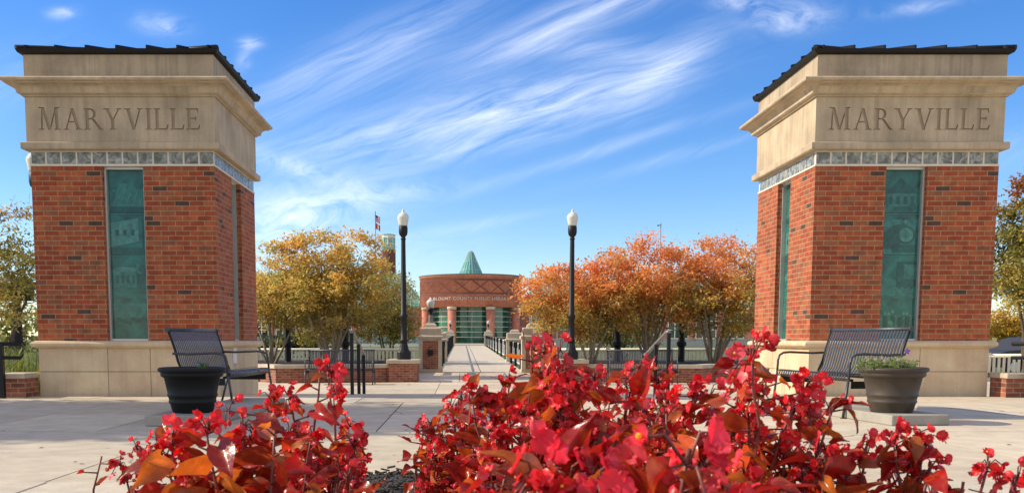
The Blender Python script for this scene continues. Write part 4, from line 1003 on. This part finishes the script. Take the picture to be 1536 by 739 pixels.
# ------------------------------------------------------------------ trees
def lerp(a, b, t): return tuple(x + (y - x) * t for x, y in zip(a, b))
def pal(cols, rnd):
    i = rnd.random() * (len(cols) - 1); k = int(i); c = lerp(cols[k], cols[min(k + 1, len(cols) - 1)], i - k); s = rnd.uniform(.75, 1.2); return tuple(x * s for x in c)
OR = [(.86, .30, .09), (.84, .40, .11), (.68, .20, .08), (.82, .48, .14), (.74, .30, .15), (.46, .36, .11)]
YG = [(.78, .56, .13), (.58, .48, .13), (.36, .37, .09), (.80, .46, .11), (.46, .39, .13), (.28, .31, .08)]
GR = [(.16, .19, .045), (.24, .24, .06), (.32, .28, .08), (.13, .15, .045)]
def tree(name, label, loc, hw, zt, zc, nstem, seed, top, low, nclump=120, per=170, leaf=.05, bark='bark', group=None, skew=(0, 0), split=.5, hd=None, trunk_h=None, r0=.05, csz=.30):
    rnd = random.Random(seed); t = thing(name, label, 'tree', loc, 0, group); hd = hd or hw
    H = zt; cz = zc + (H - zc) * .42; ru = H - cz; rd = cz - zc
    # clump centres in an uneven umbrella
    C = []; tries = 0
    while len(C) < nclump and tries < 9000:
        tries += 1
        a = rnd.random() * 2 * PI; rr = rnd.random() ** .42; el = rnd.uniform(-1, 1)
        d = Vector((math.cos(a) * math.sqrt(1 - el * el), math.sin(a) * math.sqrt(1 - el * el), el))
        lump = .82 + .36 * mnoise.noise(d * 2.1 + Vector((seed * 3.7, 0, 0))) + .12 * mnoise.noise(d * 5 + Vector((seed, 1, 0)))
        p_ = Vector((skew[0] + d.x * hw * rr * lump, skew[1] + d.y * hd * rr * lump, cz + d.z * (ru if d.z > 0 else rd) * rr * lump))
        if any((p_ - q).length < csz * .62 for q in C): continue
        C.append(p_)
    wood = MB(); nodes = []
    th = trunk_h if trunk_h is not None else 0
    if th > 0: wood.tube([(0, 0, -.1), (.02, 0, th * .5), (0, .02, th)], [r0 * 1.7, r0 * 1.4, r0 * 1.3], 8)
    for s in range(nstem):
        a = 2 * PI * s / nstem + rnd.uniform(-.4, .4); sp = rnd.uniform(.35, .8)
        tip = Vector((skew[0] * .7 + math.cos(a) * hw * sp, skew[1] * .7 + math.sin(a) * hd * sp, cz + ru * rnd.uniform(.1, .65)))
        base = Vector((math.cos(a) * .12, math.sin(a) * .12, -.1 if th == 0 else th - .1)); P = []; nn = 9
        wob = Vector((rnd.uniform(-.25, .25), rnd.uniform(-.25, .25), 0))
        for k in range(nn):
            u = k / (nn - 1); q = base.lerp(tip, u); e = Vector((q.x, q.y, 0)) * (u - 1) * .35
            q = q + e + wob * math.sin(u * PI) * .6 + Vector((rnd.uniform(-.03, .03), rnd.uniform(-.03, .03), 0)); P.append(q)
        rad = [r0 * (1 - .8 * k / (nn - 1)) * rnd.uniform(.92, 1.08) for k in range(nn)]
        wood.tube(P, rad, 7); nodes += [(P[k], rad[k]) for k in range(3, nn)]
    # branches to the clumps, nearest first
    C.sort(key=lambda c: min((c - n[0]).length for n in nodes))
    for c in C:
        best = min(nodes, key=lambda n: (c - n[0]).length + (.6 if n[0].z > c.z + .1 else 0))
        q, r = best; mid = q.lerp(c, .5) + Vector((rnd.uniform(-.08, .08), rnd.uniform(-.08, .08), -.05 + rnd.uniform(-.05, .05))); r1 = max(.006, min(r * .6, .02))
        wood.tube([q, mid, c], [r1, r1 * .75, r1 * .5], 5); nodes.append((mid, r1 * .75)); nodes.append((c, r1 * .5))
        for _ in range(3):
            e = c + Vector((rnd.gauss(0, 1), rnd.gauss(0, 1), rnd.gauss(.2, .8))) * csz * .7; wood.tube([c, c.lerp(e, .5) + Vector((0, 0, -.02)), e], [r1 * .45, r1 * .3, .003], 4)
    wood.build('trunk', M[bark], t)
    cr = MB()
    for c in C:
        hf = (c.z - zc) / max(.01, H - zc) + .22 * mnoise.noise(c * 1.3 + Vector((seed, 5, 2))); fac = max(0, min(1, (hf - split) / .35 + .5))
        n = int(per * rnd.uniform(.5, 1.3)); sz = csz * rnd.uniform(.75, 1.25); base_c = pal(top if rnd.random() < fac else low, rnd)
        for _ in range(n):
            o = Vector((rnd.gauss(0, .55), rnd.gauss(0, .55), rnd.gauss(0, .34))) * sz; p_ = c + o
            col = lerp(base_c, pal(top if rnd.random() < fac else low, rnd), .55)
            L_ = leaf * rnd.uniform(.6, 1.25); w = L_ * rnd.uniform(.38, .6)
            d = Vector((rnd.gauss(0, 1), rnd.gauss(0, 1), rnd.gauss(-.35, .6))).normalized(); s = d.cross(Vector((rnd.gauss(0, .5), rnd.gauss(0, .5), 1))).normalized()
            k = cr.pts([p_ - d * L_, p_ + s * w + d * L_ * .1, p_ + d * L_, p_ - s * w + d * L_ * .1]); cr.face((k, k + 1, k + 2, k + 3), 0, None, col)
    cr.build('crown', M['leaf'], t, fix=False)
    return t
GT = 'autumn trees on the plaza'
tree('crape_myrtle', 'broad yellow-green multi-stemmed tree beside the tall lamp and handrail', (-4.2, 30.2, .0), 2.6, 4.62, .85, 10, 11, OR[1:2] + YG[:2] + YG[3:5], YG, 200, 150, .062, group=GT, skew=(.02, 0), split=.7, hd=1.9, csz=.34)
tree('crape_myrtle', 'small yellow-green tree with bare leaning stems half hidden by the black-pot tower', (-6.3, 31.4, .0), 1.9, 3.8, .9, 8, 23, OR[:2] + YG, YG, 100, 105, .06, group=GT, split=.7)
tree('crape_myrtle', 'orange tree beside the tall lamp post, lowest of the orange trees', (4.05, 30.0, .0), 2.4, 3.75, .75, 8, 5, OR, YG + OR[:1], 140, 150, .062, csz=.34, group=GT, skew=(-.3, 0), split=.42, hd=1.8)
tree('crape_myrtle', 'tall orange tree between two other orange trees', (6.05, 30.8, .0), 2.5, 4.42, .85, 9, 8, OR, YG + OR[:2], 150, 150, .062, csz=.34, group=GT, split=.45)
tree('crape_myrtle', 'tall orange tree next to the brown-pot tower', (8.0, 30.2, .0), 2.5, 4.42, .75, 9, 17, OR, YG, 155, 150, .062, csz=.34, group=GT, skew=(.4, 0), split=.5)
tree('background_tree', 'olive-green tree behind the fence, seen through the stems of the yellow-green tree', (-6.6, 42.5, -.5), 2.6, 4.2, .6, 6, 51, YG, YG[1:] + GR, 130, 100, .08, 'bark_dark', GT, split=.8, csz=.4)
tree('background_tree', 'small olive tree behind the fence beside the yellow-green tree and lamp post', (-3.35, 44, -.5), 1.55, 4.9, .6, 5, 52, YG, YG[1:] + GR, 110, 110, .08, 'bark_dark', GT, split=.8, csz=.4)
tree('background_tree', 'green tree behind the fence, seen between the stems of the orange trees', (7.2, 43.5, -.5), 2.6, 3.9, .6, 6, 53, YG, YG[1:] + GR, 120, 100, .08, 'bark_dark', GT, split=.8, csz=.4)
tree('edge_tree', 'sparse tree with bare branches at the edge beside the black-pot tower', (-10.35, 21.0, -.3), 1.75, 4.6, 1.2, 6, 31, [(.40, .10, .05), (.40, .27, .06)], YG + GR, 95, 120, .05, 'bark_dark', GT, split=.75)
tree('edge_tree', 'tall green and rust tree at the edge beside the brown-pot tower', (14.5, 24.2, -.4), 1.9, 5.6, 1.5, 6, 37, [(.36, .10, .05), (.30, .22, .06)], GR + YG[:2], 150, 170, .06, 'bark_dark', GT, split=.8)
tree('far_tree', 'small bright yellow tree far beyond the parked car', (at(1510, 500, 70).x, 70, -.3), 2.6, 3.9, .4, 5, 41, [(.55, .36, .04)], [(.48, .30, .04), (.36, .28, .05)], 60, 120, .12, 'bark_dark', csz=.6, r0=.07)
tree('shade_tree', 'dense green tree standing out of frame beside the black-pot tower, shading the pavement', (-15.2, 10.6, 0), 3.1, 11.2, 3.0, 6, 43, GR, GR, 260, 150, .13, 'bark_dark', csz=.8, trunk_h=2.2, r0=.12, hd=2.3)

rnd = random.Random(9); wd = MB()
for (x0, x1, y, h) in ((-75, -24, 75, 5.5), (44, 110, 90, 4.5), (-60, -30, 50, 3.5), (27, 34, 52, 2.2)):
    n = int((x1 - x0) * 95)
    for i in range(n):
        x = rnd.uniform(x0, x1); hh = h * (.65 + .45 * mnoise.noise(Vector((x * .22, y, 0)))); z = hh * rnd.random() ** .7 - .5
        p_ = Vector((x, y + rnd.gauss(0, 1.2), z)); L_ = rnd.uniform(.15, .35); d = Vector((rnd.gauss(0, 1), rnd.gauss(0, 1), rnd.gauss(0, 1))).normalized(); s2 = d.orthogonal().normalized() * L_ * .6
        k = wd.pts([p_ - d * L_, p_ + s2, p_ + d * L_, p_ - s2]); wd.face((k, k + 1, k + 2, k + 3), 0, None, pal(GR + YG[2:3], rnd))
tag(wd.build('distant_woods', M['leaf'], fix=False), 'mass of distant green and tan trees at the far edges', 'woods', None, 'stuff')

# shrubs and strappy plants
def shrub(name, label, loc, hx, hy, hz, seed, cols, n=2500, leaf=.06, cat='shrub', strap=False, group=None):
    rnd = random.Random(seed); t = thing(name, label, cat, loc, 0, group); m = MB(); st = MB()
    if strap:
        for i in range(n):
            a = rnd.random() * 6.28; bx, by = rnd.uniform(-hx, hx), rnd.uniform(-hy, hy); l = rnd.uniform(.5, 1) * hz; o = rnd.uniform(.15, .55) * hz; w = rnd.uniform(.008, .016) * 1.4
            c = pal(cols, rnd); prev = None; d = Vector((math.cos(a), math.sin(a), 0)); s = Vector((-d.y, d.x, 0)) * w
            for k in range(5):
                u = k / 4; q = Vector((bx, by, 0)) + d * o * u * u + Vector((0, 0, l * (u - .35 * u ** 3))); ww = s * (1 - u * .85); e = m.pts([q - ww, q + ww])
                if prev is not None: m.face((prev, prev + 1, e + 1, e), 0, None, c)
                prev = e
    else:
        for i in range(14): a = rnd.random() * 6.28; st.tube([(0, 0, 0), (math.cos(a) * hx * .4, math.sin(a) * hy * .4, hz * .8)], [.012, .005], 4)
        st.build('stem', M['bark_dark'], t)
        for i in range(n):
            a = rnd.random() * 6.28; el = rnd.uniform(-.2, 1); d = Vector((math.cos(a) * math.sqrt(max(0, 1 - el * el)), math.sin(a) * math.sqrt(max(0, 1 - el * el)), el)); r = rnd.random() ** .4 * (.85 + .3 * mnoise.noise(d * 2 + Vector((seed, 0, 0))))
            p_ = Vector((d.x * hx * r, d.y * hy * r, hz * .35 + d.z * hz * .7 * r)); L_ = leaf * rnd.uniform(.6, 1.2); dd = Vector((rnd.gauss(0, 1), rnd.gauss(0, 1), rnd.gauss(0, 1))).normalized(); s = dd.orthogonal().normalized() * L_ * .5
            k = m.pts([p_ - dd * L_, p_ + s, p_ + dd * L_, p_ - s]); m.face((k, k + 1, k + 2, k + 3), 0, None, pal(cols, rnd))
    m.build('foliage', M['leaf'], t, fix=False); return t
STRAP = [(.10, .17, .03), (.16, .22, .05), (.22, .22, .06), (.06, .11, .03)]
shrub('strappy_plant', 'green strappy-leaved plant clump behind the pipe railing, nearest the black-pot tower', (-7.15, 15.2, -.5), .5, .5, 1.65, 3, STRAP, 360, strap=True, cat='plant')
shrub('strappy_plant', 'green strappy-leaved plant clump behind the pipe railing at the photo edge', (-8.2, 17.2, -.5), .7, .6, 1.9, 4, STRAP, 460, strap=True, cat='plant')
shrub('hedge', 'dark green hedge before the library behind the yellow-green tree', (-11.2, 62, -.35), 3.2, 1.2, 1.5, 5, [(.035, .06, .02), (.06, .09, .03)], 5000, .11, 'hedge')
shrub('low_shrub', 'yellow-green low shrub by the fence near the tall lamp', (-3.3, 38, -.5), .8, .6, .95, 6, [(.2, .24, .05), (.14, .18, .04)], 900, .06)
shrub('low_shrub', 'green low shrub beyond the fence next to the entrance pier, under the orange tree', (3.6, 38.5, -.5), .9, .6, .9, 7, [(.16, .2, .05), (.12, .15, .04)], 900, .06)
# specks of leaf litter on the paving
rnd = random.Random(61); ll = MB()
for i in range(170):
    x, y = rnd.uniform(-6, 8), rnd.uniform(5.3, 13.2) if i % 3 else rnd.uniform(21, 26); z = .004 if y < 14 else LOW + .004
    L_ = rnd.uniform(.008, .03); a = rnd.random() * 6.3; d = Vector((math.cos(a), math.sin(a), rnd.uniform(0, .25))) * L_; s2 = Vector((-math.sin(a), math.cos(a), rnd.uniform(.0, .4))) * L_ * .45; p_ = Vector((x, y, z))
    k = ll.pts([p_ - Vector((d.x, d.y, 0)), p_ + s2, p_ + d, p_ - Vector((s2.x, s2.y, 0))]); ll.face((k, k + 1, k + 2, k + 3), 0, None, pal([(.20, .09, .03), (.30, .16, .05), (.12, .06, .03), (.35, .06, .03)], rnd))
tag(ll.build('leaf_litter', M['leaf'], fix=False), 'scattered tiny dry leaf bits on the paving', 'leaf litter', None, 'stuff')
# pot plants
rnd = random.Random(77)
def pot_plant(label, loc, rad, n, h, cols, flowers):
    t = thing('potted_plant', label, 'plant', loc); m = MB(); s = MB(); fl = MB()
    for i in range(n):
        a = rnd.random() * 6.28; r = rad * math.sqrt(rnd.random()); b_ = Vector((r * math.cos(a), r * math.sin(a), 0)); tip = b_ * 1.15 + Vector((rnd.gauss(0, .02), rnd.gauss(0, .02), h * rnd.uniform(.4, 1.1)))
        s.tube([b_, tip], [.003, .0015], 4)
        for k in range(7):
            q = b_.lerp(tip, rnd.uniform(.3, 1)); d = Vector((rnd.gauss(0, 1), rnd.gauss(0, 1), rnd.gauss(.2, .5))).normalized(); w = d.orthogonal().normalized(); L_ = rnd.uniform(.016, .030)
            e = m.pts([q, q + d * L_ + w * L_ * .4, q + d * L_ * 2, q + d * L_ - w * L_ * .4]); m.face((e, e + 1, e + 2, e + 3), 0, None, pal(cols, rnd))
        if flowers and rnd.random() < flowers:
            for k in range(5):
                aa = k * 1.2566; e = fl.pts([tip, tip + Vector((math.cos(aa) * .012, -.004, math.sin(aa) * .012)), tip + Vector((math.cos(aa + .6) * .018, -.006, math.sin(aa + .6) * .018)), tip + Vector((math.cos(aa + 1.2) * .012, -.004, math.sin(aa + 1.2) * .012))]); fl.face((e, e + 1, e + 2, e + 3), 0, None, rnd.choice([(.7, .5, .5), (.6, .55, .4)]))
    s.build('stem', flat_mat('green_stem', (.10, .14, .04), .6), t); m.build('foliage', M['leaf'], t, fix=False)
    if fl.f: fl.build('blossom', M['leaf'], t, fix=False)
    return t
pt = pot_plant('pale green bedding plant with one violet bloom, in the brown pot', (4.10, 9.16, .475), .24, 170, .14, [(.20, .26, .06), (.13, .19, .05), (.28, .30, .10)], .25)
m = MB(); s = MB(); tip = Vector((.175, -.03, .21)); s.tube([(.13, 0, 0), (.15, -.01, .1), tip], [.003, .002, .0015], 5); s.tube([(.13, 0, 0), (.14, .0, .2), (.15, 0, .28)], [.002, .002, .001], 4); s.build('flower_stalk', flat_mat('stalk_green', (.22, .24, .08), .6), pt)
for k in range(5):
    aa = k * 1.2566 + .3; e = m.pts([tip, tip + Vector((math.cos(aa - .5) * .022, -.004, math.sin(aa - .5) * .022)), tip + Vector((math.cos(aa) * .034, -.01, math.sin(aa) * .034)), tip + Vector((math.cos(aa + .5) * .022, -.004, math.sin(aa + .5) * .022))]); m.face((e, e + 1, e + 2, e + 3), 0, None, (.16, .08, .55))
m.build('violet_bloom', M['leaf'], pt, fix=False)
pot_plant('tiny green sprig in the black pot', (-2.50, 9.10, .475), .035, 9, .13, [(.08, .15, .04), (.12, .20, .06)], 0)

# parked car at the far edge
def car(label, loc, rz):
    t = thing('parked_car', label, 'car', loc, rz)
    prof = [(-2.2, .32), (-2.25, .55), (-2.15, .80), (-1.75, .90), (-1.2, .95), (-.65, 1.36), (-.3, 1.43), (.7, 1.43), (1.15, 1.33), (1.75, .98), (2.1, .92), (2.22, .7), (2.2, .35), (1.78, .30), (1.65, .58), (1.35, .68), (1.05, .58), (.92, .30), (-.95, .28), (-1.08, .58), (-1.38, .68), (-1.68, .58), (-1.80, .30)]
    m = MB(); m.prism(prof, -.86, .86)
    o = m.build('body', M['car'], t)
    for s in (-1, 1):
        y = s * .862
        m = MB(); m.prism([(-1.05, .98), (-.6, 1.32), (-.05, 1.36), (-.05, .98)], min(y, y + s * .008), max(y, y + s * .008)); m.prism([(.03, .98), (.03, 1.36), (.7, 1.36), (1.1, 1.28), (1.5, .98)], min(y, y + s * .008), max(y, y + s * .008)); m.build('window', M['dark_glass'], t)
    for x in (-1.38, 1.35):
        for s in (-1, 1):
            w = MB(); w.tube([(x, s * .66, .32), (x, s * .87, .32)], .32, 22); wo = w.build('wheel', M['tyre'], t)
            w = MB(); w.tube([(x, s * .80, .32), (x, s * .876, .32)], .2, 12); w.build('rim', M['frame'], wo)
    for s in (-1, 1):
        w = MB(); w.box(2.13, 2.235, s * .6 - .14, s * .6 + .14, .66, .8, 0, .02); w.build('headlight', M['clear_panel'], t)
car('dark grey parked car behind the pale picket fence at the edge', (21.9, 36.5, -.55), R(8))

# ------------------------------------------------------------------ begonias in the bed
LEAFC = [(.42, .014, .012), (.58, .030, .014), (.66, .11, .014), (.70, .20, .022), (.20, .014, .012), (.50, .022, .014), (.36, .10, .025), (.62, .020, .020), (.30, .012, .012)]
PETC = [(.88, .016, .016), (.90, .055, .070), (.74, .008, .008), (.92, .13, .16), (.84, .012, .012)]
PINK = [(.90, .025, .055), (.92, .08, .12), (.86, .010, .016)]
def big_leaf(mb, base, d, up, L_, rnd, col):
    d = d.normalized(); s = d.cross(up)
    if s.length < 1e-4: s = d.orthogonal()
    s.normalize(); n = s.cross(d).normalized(); NU, NV = 8, 3
    wl, wr = rnd.uniform(.30, .42) * L_, rnd.uniform(.22, .34) * L_; fold = rnd.uniform(.15, 1.15); curl = rnd.uniform(-.15, .6); wave = rnd.uniform(.03, .10) * L_; ph = rnd.random() * 6
    idx = []
    for i in range(NU + 1):
        u = i / NU; prof = math.sin(PI * min(1, u * .93 + .07) ** .72) ** .85 * (1 - u ** 6)
        c = base + d * L_ * u - n * curl * L_ * u * u; row = []
        for j in range(-NV, NV + 1):
            t = j / NV; w = (wl if t < 0 else wr) * prof
            back = -.14 * L_ * abs(t) * (1 - u) * (1 - u)
            lift = abs(t) * w * fold + wave * math.sin(u * 9 + t * 2.5 + ph) * abs(t) ** 2
            row.append(c + s * t * w + n * lift + d * back)
        idx.append(mb.pts(row))
    edge = lerp(col, (.42, .12, .03), .35) if rnd.random() < .4 else col
    for i in range(NU):
        for j in range(2 * NV):
            cc = edge if j in (0, 2 * NV - 1) or i == NU - 1 else (col if j not in (NV - 1, NV) else tuple(x * .93 for x in col))
            mb.face((idx[i] + j, idx[i] + j + 1, idx[i + 1] + j + 1, idx[i + 1] + j), 0, None, cc, True)
def petal(mb, base, d, n, L_, w, cup, col, rnd):
    d = d.normalized(); s = d.cross(n).normalized(); n = s.cross(d); NU, NV = 5, 4; idx = []; ph = rnd.random() * 6
    for i in range(NU + 1):
        u = i / NU; pw = math.sin(PI * (.06 + .86 * u) ** .9) ** .6 * w; row = []
        for j in range(NV + 1):
            t = j / NV * 2 - 1
            row.append(base + d * L_ * (u - .12 * abs(t) ** 2 * u) + s * pw * t + n * (cup * L_ * (u * u * .5 + .35 * t * t * u) + .15 * L_ * u * math.sin(4 * u + 5.5 * t + ph)) + d * (.07 * L_ * u * math.sin(6 * t + ph * 2)))
        idx.append(mb.pts(row))
    for i in range(NU):
        cc = lerp(tuple(min(1, x * 1.0) for x in col), tuple(x * .85 for x in col), i / NU)
        for j in range(NV): mb.face((idx[i] + j, idx[i] + j + 1, idx[i + 1] + j + 1, idx[i + 1] + j), 0, None, cc, True)
def cluster_mesh(seed, pink, n):
    rnd = random.Random(seed); mb = MB(); cols = PINK if pink else PETC
    def drop(p_, r, col):                      # hanging winged bud
        rings = []; K = 7
        for (k, z) in ((.25, 1.0), (.8, .5), (1, -.1), (.75, -.7), (.15, -1.1)):
            rings.append(mb.pts([p_ + Vector((math.cos(2 * PI * i / K) * r * k, math.sin(2 * PI * i / K) * r * k * .7, z * r * 1.3)) for i in range(K)]))
        for a, b in zip(rings, rings[1:]):
            for i in range(K): j = (i + 1) % K; mb.face((a + i, a + j, b + j, b + i), 0, None, col, True)
    for i in range(n):
        a = rnd.random() * 6.28; o = Vector((math.cos(a) * rnd.uniform(.004, .034), math.sin(a) * rnd.uniform(.004, .034), rnd.uniform(-.05, .022)))
        mb.tube([(0, 0, -.012), o * .5 + Vector((0, 0, .006)), o], .0013, 4, 2)
        f = (o.normalized() + Vector((rnd.gauss(0, .45), -.75 + rnd.gauss(0, .35), rnd.gauss(.1, .4)))).normalized(); c = pal(cols, rnd)
        x = f.orthogonal().normalized(); x.rotate(Matrix.Rotation(rnd.random() * 6.3, 3, f)); y = f.cross(x)
        L_ = rnd.uniform(.010, .0185); op = rnd.uniform(.1, .9)
        for k, dirn in enumerate((x, -x)): petal(mb, o, dirn + f * op, f, L_, L_ * rnd.uniform(.5, .68), rnd.uniform(-.2, .7), c, rnd)
        for k, dirn in enumerate((y, -y)): petal(mb, o + f * .001, dirn + f * op, f, L_ * .75, L_ * .26, rnd.uniform(-.1, .5), c, rnd)
        if rnd.random() < .3:
            q = o + f * .004; r = rnd.uniform(.0016, .0028); k0 = []
            for z, rr in ((-1, .5), (-.3, 1), (.5, .85), (1, .2)): k0.append(mb.pts([q + f * r * z + (x * math.cos(t) + y * math.sin(t)) * r * rr for t in (0, 1.05, 2.1, 3.14, 4.19, 5.24)]))
            for a_, b_ in zip(k0, k0[1:]):
                for i2 in range(6): j = (i2 + 1) % 6; mb.face((a_ + i2, a_ + j, b_ + j, b_ + i2), 1, None, (.8, .5, .03), True)
    for i in range(rnd.randint(0, 2)):
        o = Vector((rnd.gauss(0, .025), rnd.gauss(0, .02), rnd.uniform(-.055, -.005))); mb.tube([(0, 0, -.01), o * .6, o + Vector((0, 0, .008))], .0011, 4, 2); drop(o, rnd.uniform(.005, .008), pal(cols, rnd))
    return mb.mesh('blossom', [M['begonia_petal'], M['yellow'], M['stem']], fix=False)
CL = [cluster_mesh(100 + i, False, n) for i, n in enumerate((8, 10, 12, 13, 15, 9, 11, 6))]
CLP = [cluster_mesh(200 + i, True, n) for i, n in enumerate((4, 5, 6))]
def begonia(label, Y, tips, seed, fill=6, leaf=.085, dens=1.0, pink=False, bloom=.8, cs=1.0):
    rnd = random.Random(seed); T = [at(u, v, Y + rnd.uniform(-.12, .12) * min(1, Y / 2)) for u, v in tips]
    bx = sum(p_.x for p_ in T) / len(T); base = Vector((bx, Y, .04))
    t = thing('begonia_plant', label, 'flowering plant', base, 0, 'red begonias in the mulch bed')
    zt = max(p_.z for p_ in T); x0, x1 = min(p_.x for p_ in T), max(p_.x for p_ in T)
    T = [(p_, True) for p_ in T]
    for i in range(fill):
        q = rnd.choice(T)[0]; q2 = rnd.choice(T)[0]; f = q.lerp(q2, rnd.random()); T.append((Vector((f.x + rnd.gauss(0, .03), Y + rnd.uniform(-.22, .22) * min(1, Y / 2.2), f.z - rnd.uniform(.03, .20))), False))
    stems, fol = MB(), MB(); nb = 0
    for (tip, main) in T:
        tip = tip - base; b_ = Vector((rnd.gauss(0, .05) + tip.x * .25, rnd.gauss(0, .04), -.02)); P = []; nn = 12
        bow = Vector((rnd.gauss(0, .03), rnd.gauss(0, .03), 0)) + Vector((tip.x, tip.y, 0)) * .12
        for k in range(nn):
            u = k / (nn - 1); q = b_.lerp(tip, u) + bow * math.sin(u * PI) + Vector((rnd.gauss(0, .004), rnd.gauss(0, .004), 0)); P.append(q)
        rs = rnd.uniform(.0045, .0062); stems.tube(P, [rs * (1 - .6 * k / (nn - 1)) * (1.22 if k % 2 else 1) for k in range(nn)], 6)
        ln = tip.z; nl = max(2, int(rnd.uniform(13, 19) * dens)); a = rnd.random() * 6
        for k in range(nl):
            u = .45 + .55 * ((k + rnd.random() * .6) / nl) ** .75; u = min(u, .985); i = u * (nn - 1); q = P[int(i)].lerp(P[min(int(i) + 1, nn - 1)], i - int(i)); a += 2.4 + rnd.uniform(-.5, .5)
            out = Vector((math.cos(a), math.sin(a), rnd.uniform(-.15, .5))).normalized(); pl = rnd.uniform(.012, .04); e = q + out * pl; stems.tube([q, e], [.0022, .0016], 4)
            dd = (out + Vector((rnd.gauss(0, .35), rnd.gauss(0, .35), rnd.uniform(-.8, .75)))).normalized(); L_ = leaf * rnd.uniform(.45, 1.05) * (1 - .35 * max(0, u - .85) / .15)
            big_leaf(fol, e, dd, (Vector((0, 0, 1)) + Vector((rnd.gauss(0, .9), rnd.gauss(0, .9), 0))).normalized(), L_, rnd, pal(LEAFC, rnd))
        spots = [(tip, 1.0)] if rnd.random() < (1.0 if main else .75) * bloom / .8 else []
        for k in range(4):
            if rnd.random() < bloom * .46: u = rnd.uniform(.5, .95); i = u * (nn - 1); spots.append((P[int(i)] + Vector((rnd.gauss(0, .04), rnd.gauss(-.01, .04), rnd.uniform(.0, .04))), .9))
        for (q, sc_) in spots:
            if nb >= 98: break
            o = bpy.data.objects.new('blossom', rnd.choice(CLP if pink and rnd.random() < .75 else CL)); COL.objects.link(o); o.parent = t; nb += 1
            k = sc_ * rnd.uniform(.8, 1.2) * cs; o.location = q; o.scale = (k, k, k); o.rotation_euler = (rnd.uniform(-.35, .35), rnd.uniform(-.35, .35), rnd.uniform(-1.3, 1.3))
            j = min(range(nn), key=lambda z: (P[z] - q).length); stems.tube([P[max(0, j - 1)], q + Vector((0, 0, -.012 * k))], [.002, .0014], 4)
    for i in range(3):                                   # dry twigs
        q = rnd.choice(T)[0] - base; q = q * rnd.uniform(.7, .95); P = [q]; d = Vector((rnd.gauss(0, 1), rnd.gauss(0, .6), rnd.uniform(-.2, .8))).normalized()
        for k in range(5): d = (d + Vector((rnd.gauss(0, .35), rnd.gauss(0, .35), -.08))).normalized(); P.append(P[-1] + d * .022)
        stems.tube(P, [.0014] * 6, 4)
    stems.build('stem', M['stem'], t); fol.build('foliage', M['begonia_leaf'], t, fix=False)
    return t
BEG = [
 ('bushy red begonia with large orange-red leaves in front of the black flower pot', 1.75, [(310, 640), (365, 632), (262, 655), (412, 645), (330, 700), (285, 705), (385, 690), (240, 668)], 1, 9, .10, 1.0, False, .6, 1.0),
 ('red begonia with one tall bare stem rising before the distant bench', 2.15, [(484, 552), (497, 556), (470, 650), (505, 675), (440, 690), (530, 660)], 2, 3, .075, .7, False, .65, 1.0),
 ('straggly red begonia with thin stems at the outer edge by the black-pot side', 2.4, [(205, 668), (180, 690), (232, 682), (150, 684), (215, 705)], 3, 2, .05, .45, False, .45, .9),
 ('red begonia with small flowers just beyond the large-leaved bush', 2.45, [(405, 592), (432, 590), (365, 664), (470, 690), (505, 690), (522, 632), (495, 700), (420, 700)], 4, 5, .075, .9, False, .85, 1.0),
 ('compact red begonia beside the bare mulch gap, dotted with small flowers', 3.0, [(645, 632), (636, 642), (680, 608), (662, 690), (700, 640), (655, 700), (690, 590), (665, 650), (720, 700)], 5, 8, .07, .9, False, .9, 1.1),
 ('red begonia in front of the footbridge walk', 2.7, [(735, 598), (705, 575), (762, 562), (780, 600), (745, 650), (800, 640), (770, 690)], 6, 9, .085, 1.0, False, .9, 1.1),
 ('tallest red begonia, its tip standing before the bridge pier', 2.35, [(800, 520), (838, 520), (818, 515), (826, 560), (868, 590), (855, 640), (900, 660)], 7, 11, .09, .9, False, .8, 1.1),
 ('red begonia below the lamp post by the orange tree', 2.65, [(915, 592), (890, 560), (947, 612), (882, 650), (935, 660), (860, 690), (910, 700)], 8, 10, .085, 1.0, False, .9, 1.1),
 ('red begonia with dark leaves below the far bench under the orange trees', 2.15, [(958, 548), (985, 562), (1000, 600), (965, 640), (1012, 650), (940, 690)], 9, 8, .09, 1.0, False, .9, 1.1),
 ('red begonia in full bloom between the dark-leaved ones', 2.2, [(1040, 585), (1062, 590), (1080, 640), (1050, 670), (1020, 690), (1095, 680)], 10, 11, .08, 1.0, False, .95, 1.2),
 ('nearest pink begonia with large blurred flowers, low before the footbridge', 1.2, [(835, 680), (880, 672), (850, 722), (805, 715), (895, 725)], 12, 3, .10, .8, True, .8, 1.5),
 ('nearest pink begonia with a bright upright bloom, under the right-hand handrail', 1.15, [(1030, 672), (1052, 705), (960, 712), (1000, 738), (1090, 735), (920, 740)], 13, 3, .11, .8, True, .7, 1.5),
 ('tall dark-leaved red begonia in front of the bench by the brown pot', 1.9, [(1128, 528), (1150, 552), (1108, 562), (1172, 600), (1190, 610), (1120, 625), (1150, 680)], 14, 9, .085, .95, False, .7, 1.1),
 ('open red begonia with large leaves beside the bench leg', 1.95, [(1228, 578), (1205, 610), (1247, 605), (1180, 668), (1222, 655), (1200, 700)], 15, 3, .085, .65, False, .6, 1.0),
 ('red begonia with two broad glossy leaves below the brown flower pot', 1.85, [(1305, 660), (1340, 652), (1372, 662), (1280, 685), (1390, 655), (1330, 700)], 16, 1, .10, .6, False, .6, 1.05),
 ('thin lone begonia sprig at the far edge on the brown-pot side', 1.8, [(1482, 690), (1525, 712), (1450, 722)], 18, 0, .065, .35, False, .5, .9),
 ('low red begonia filling the front between the two pink ones', 1.6, [(760, 700), (720, 715), (940, 690), (1120, 705), (740, 725), (1130, 725)], 19, 10, .10, 1.0, False, .55, 1.0),
]
for a in BEG: begonia(*a)
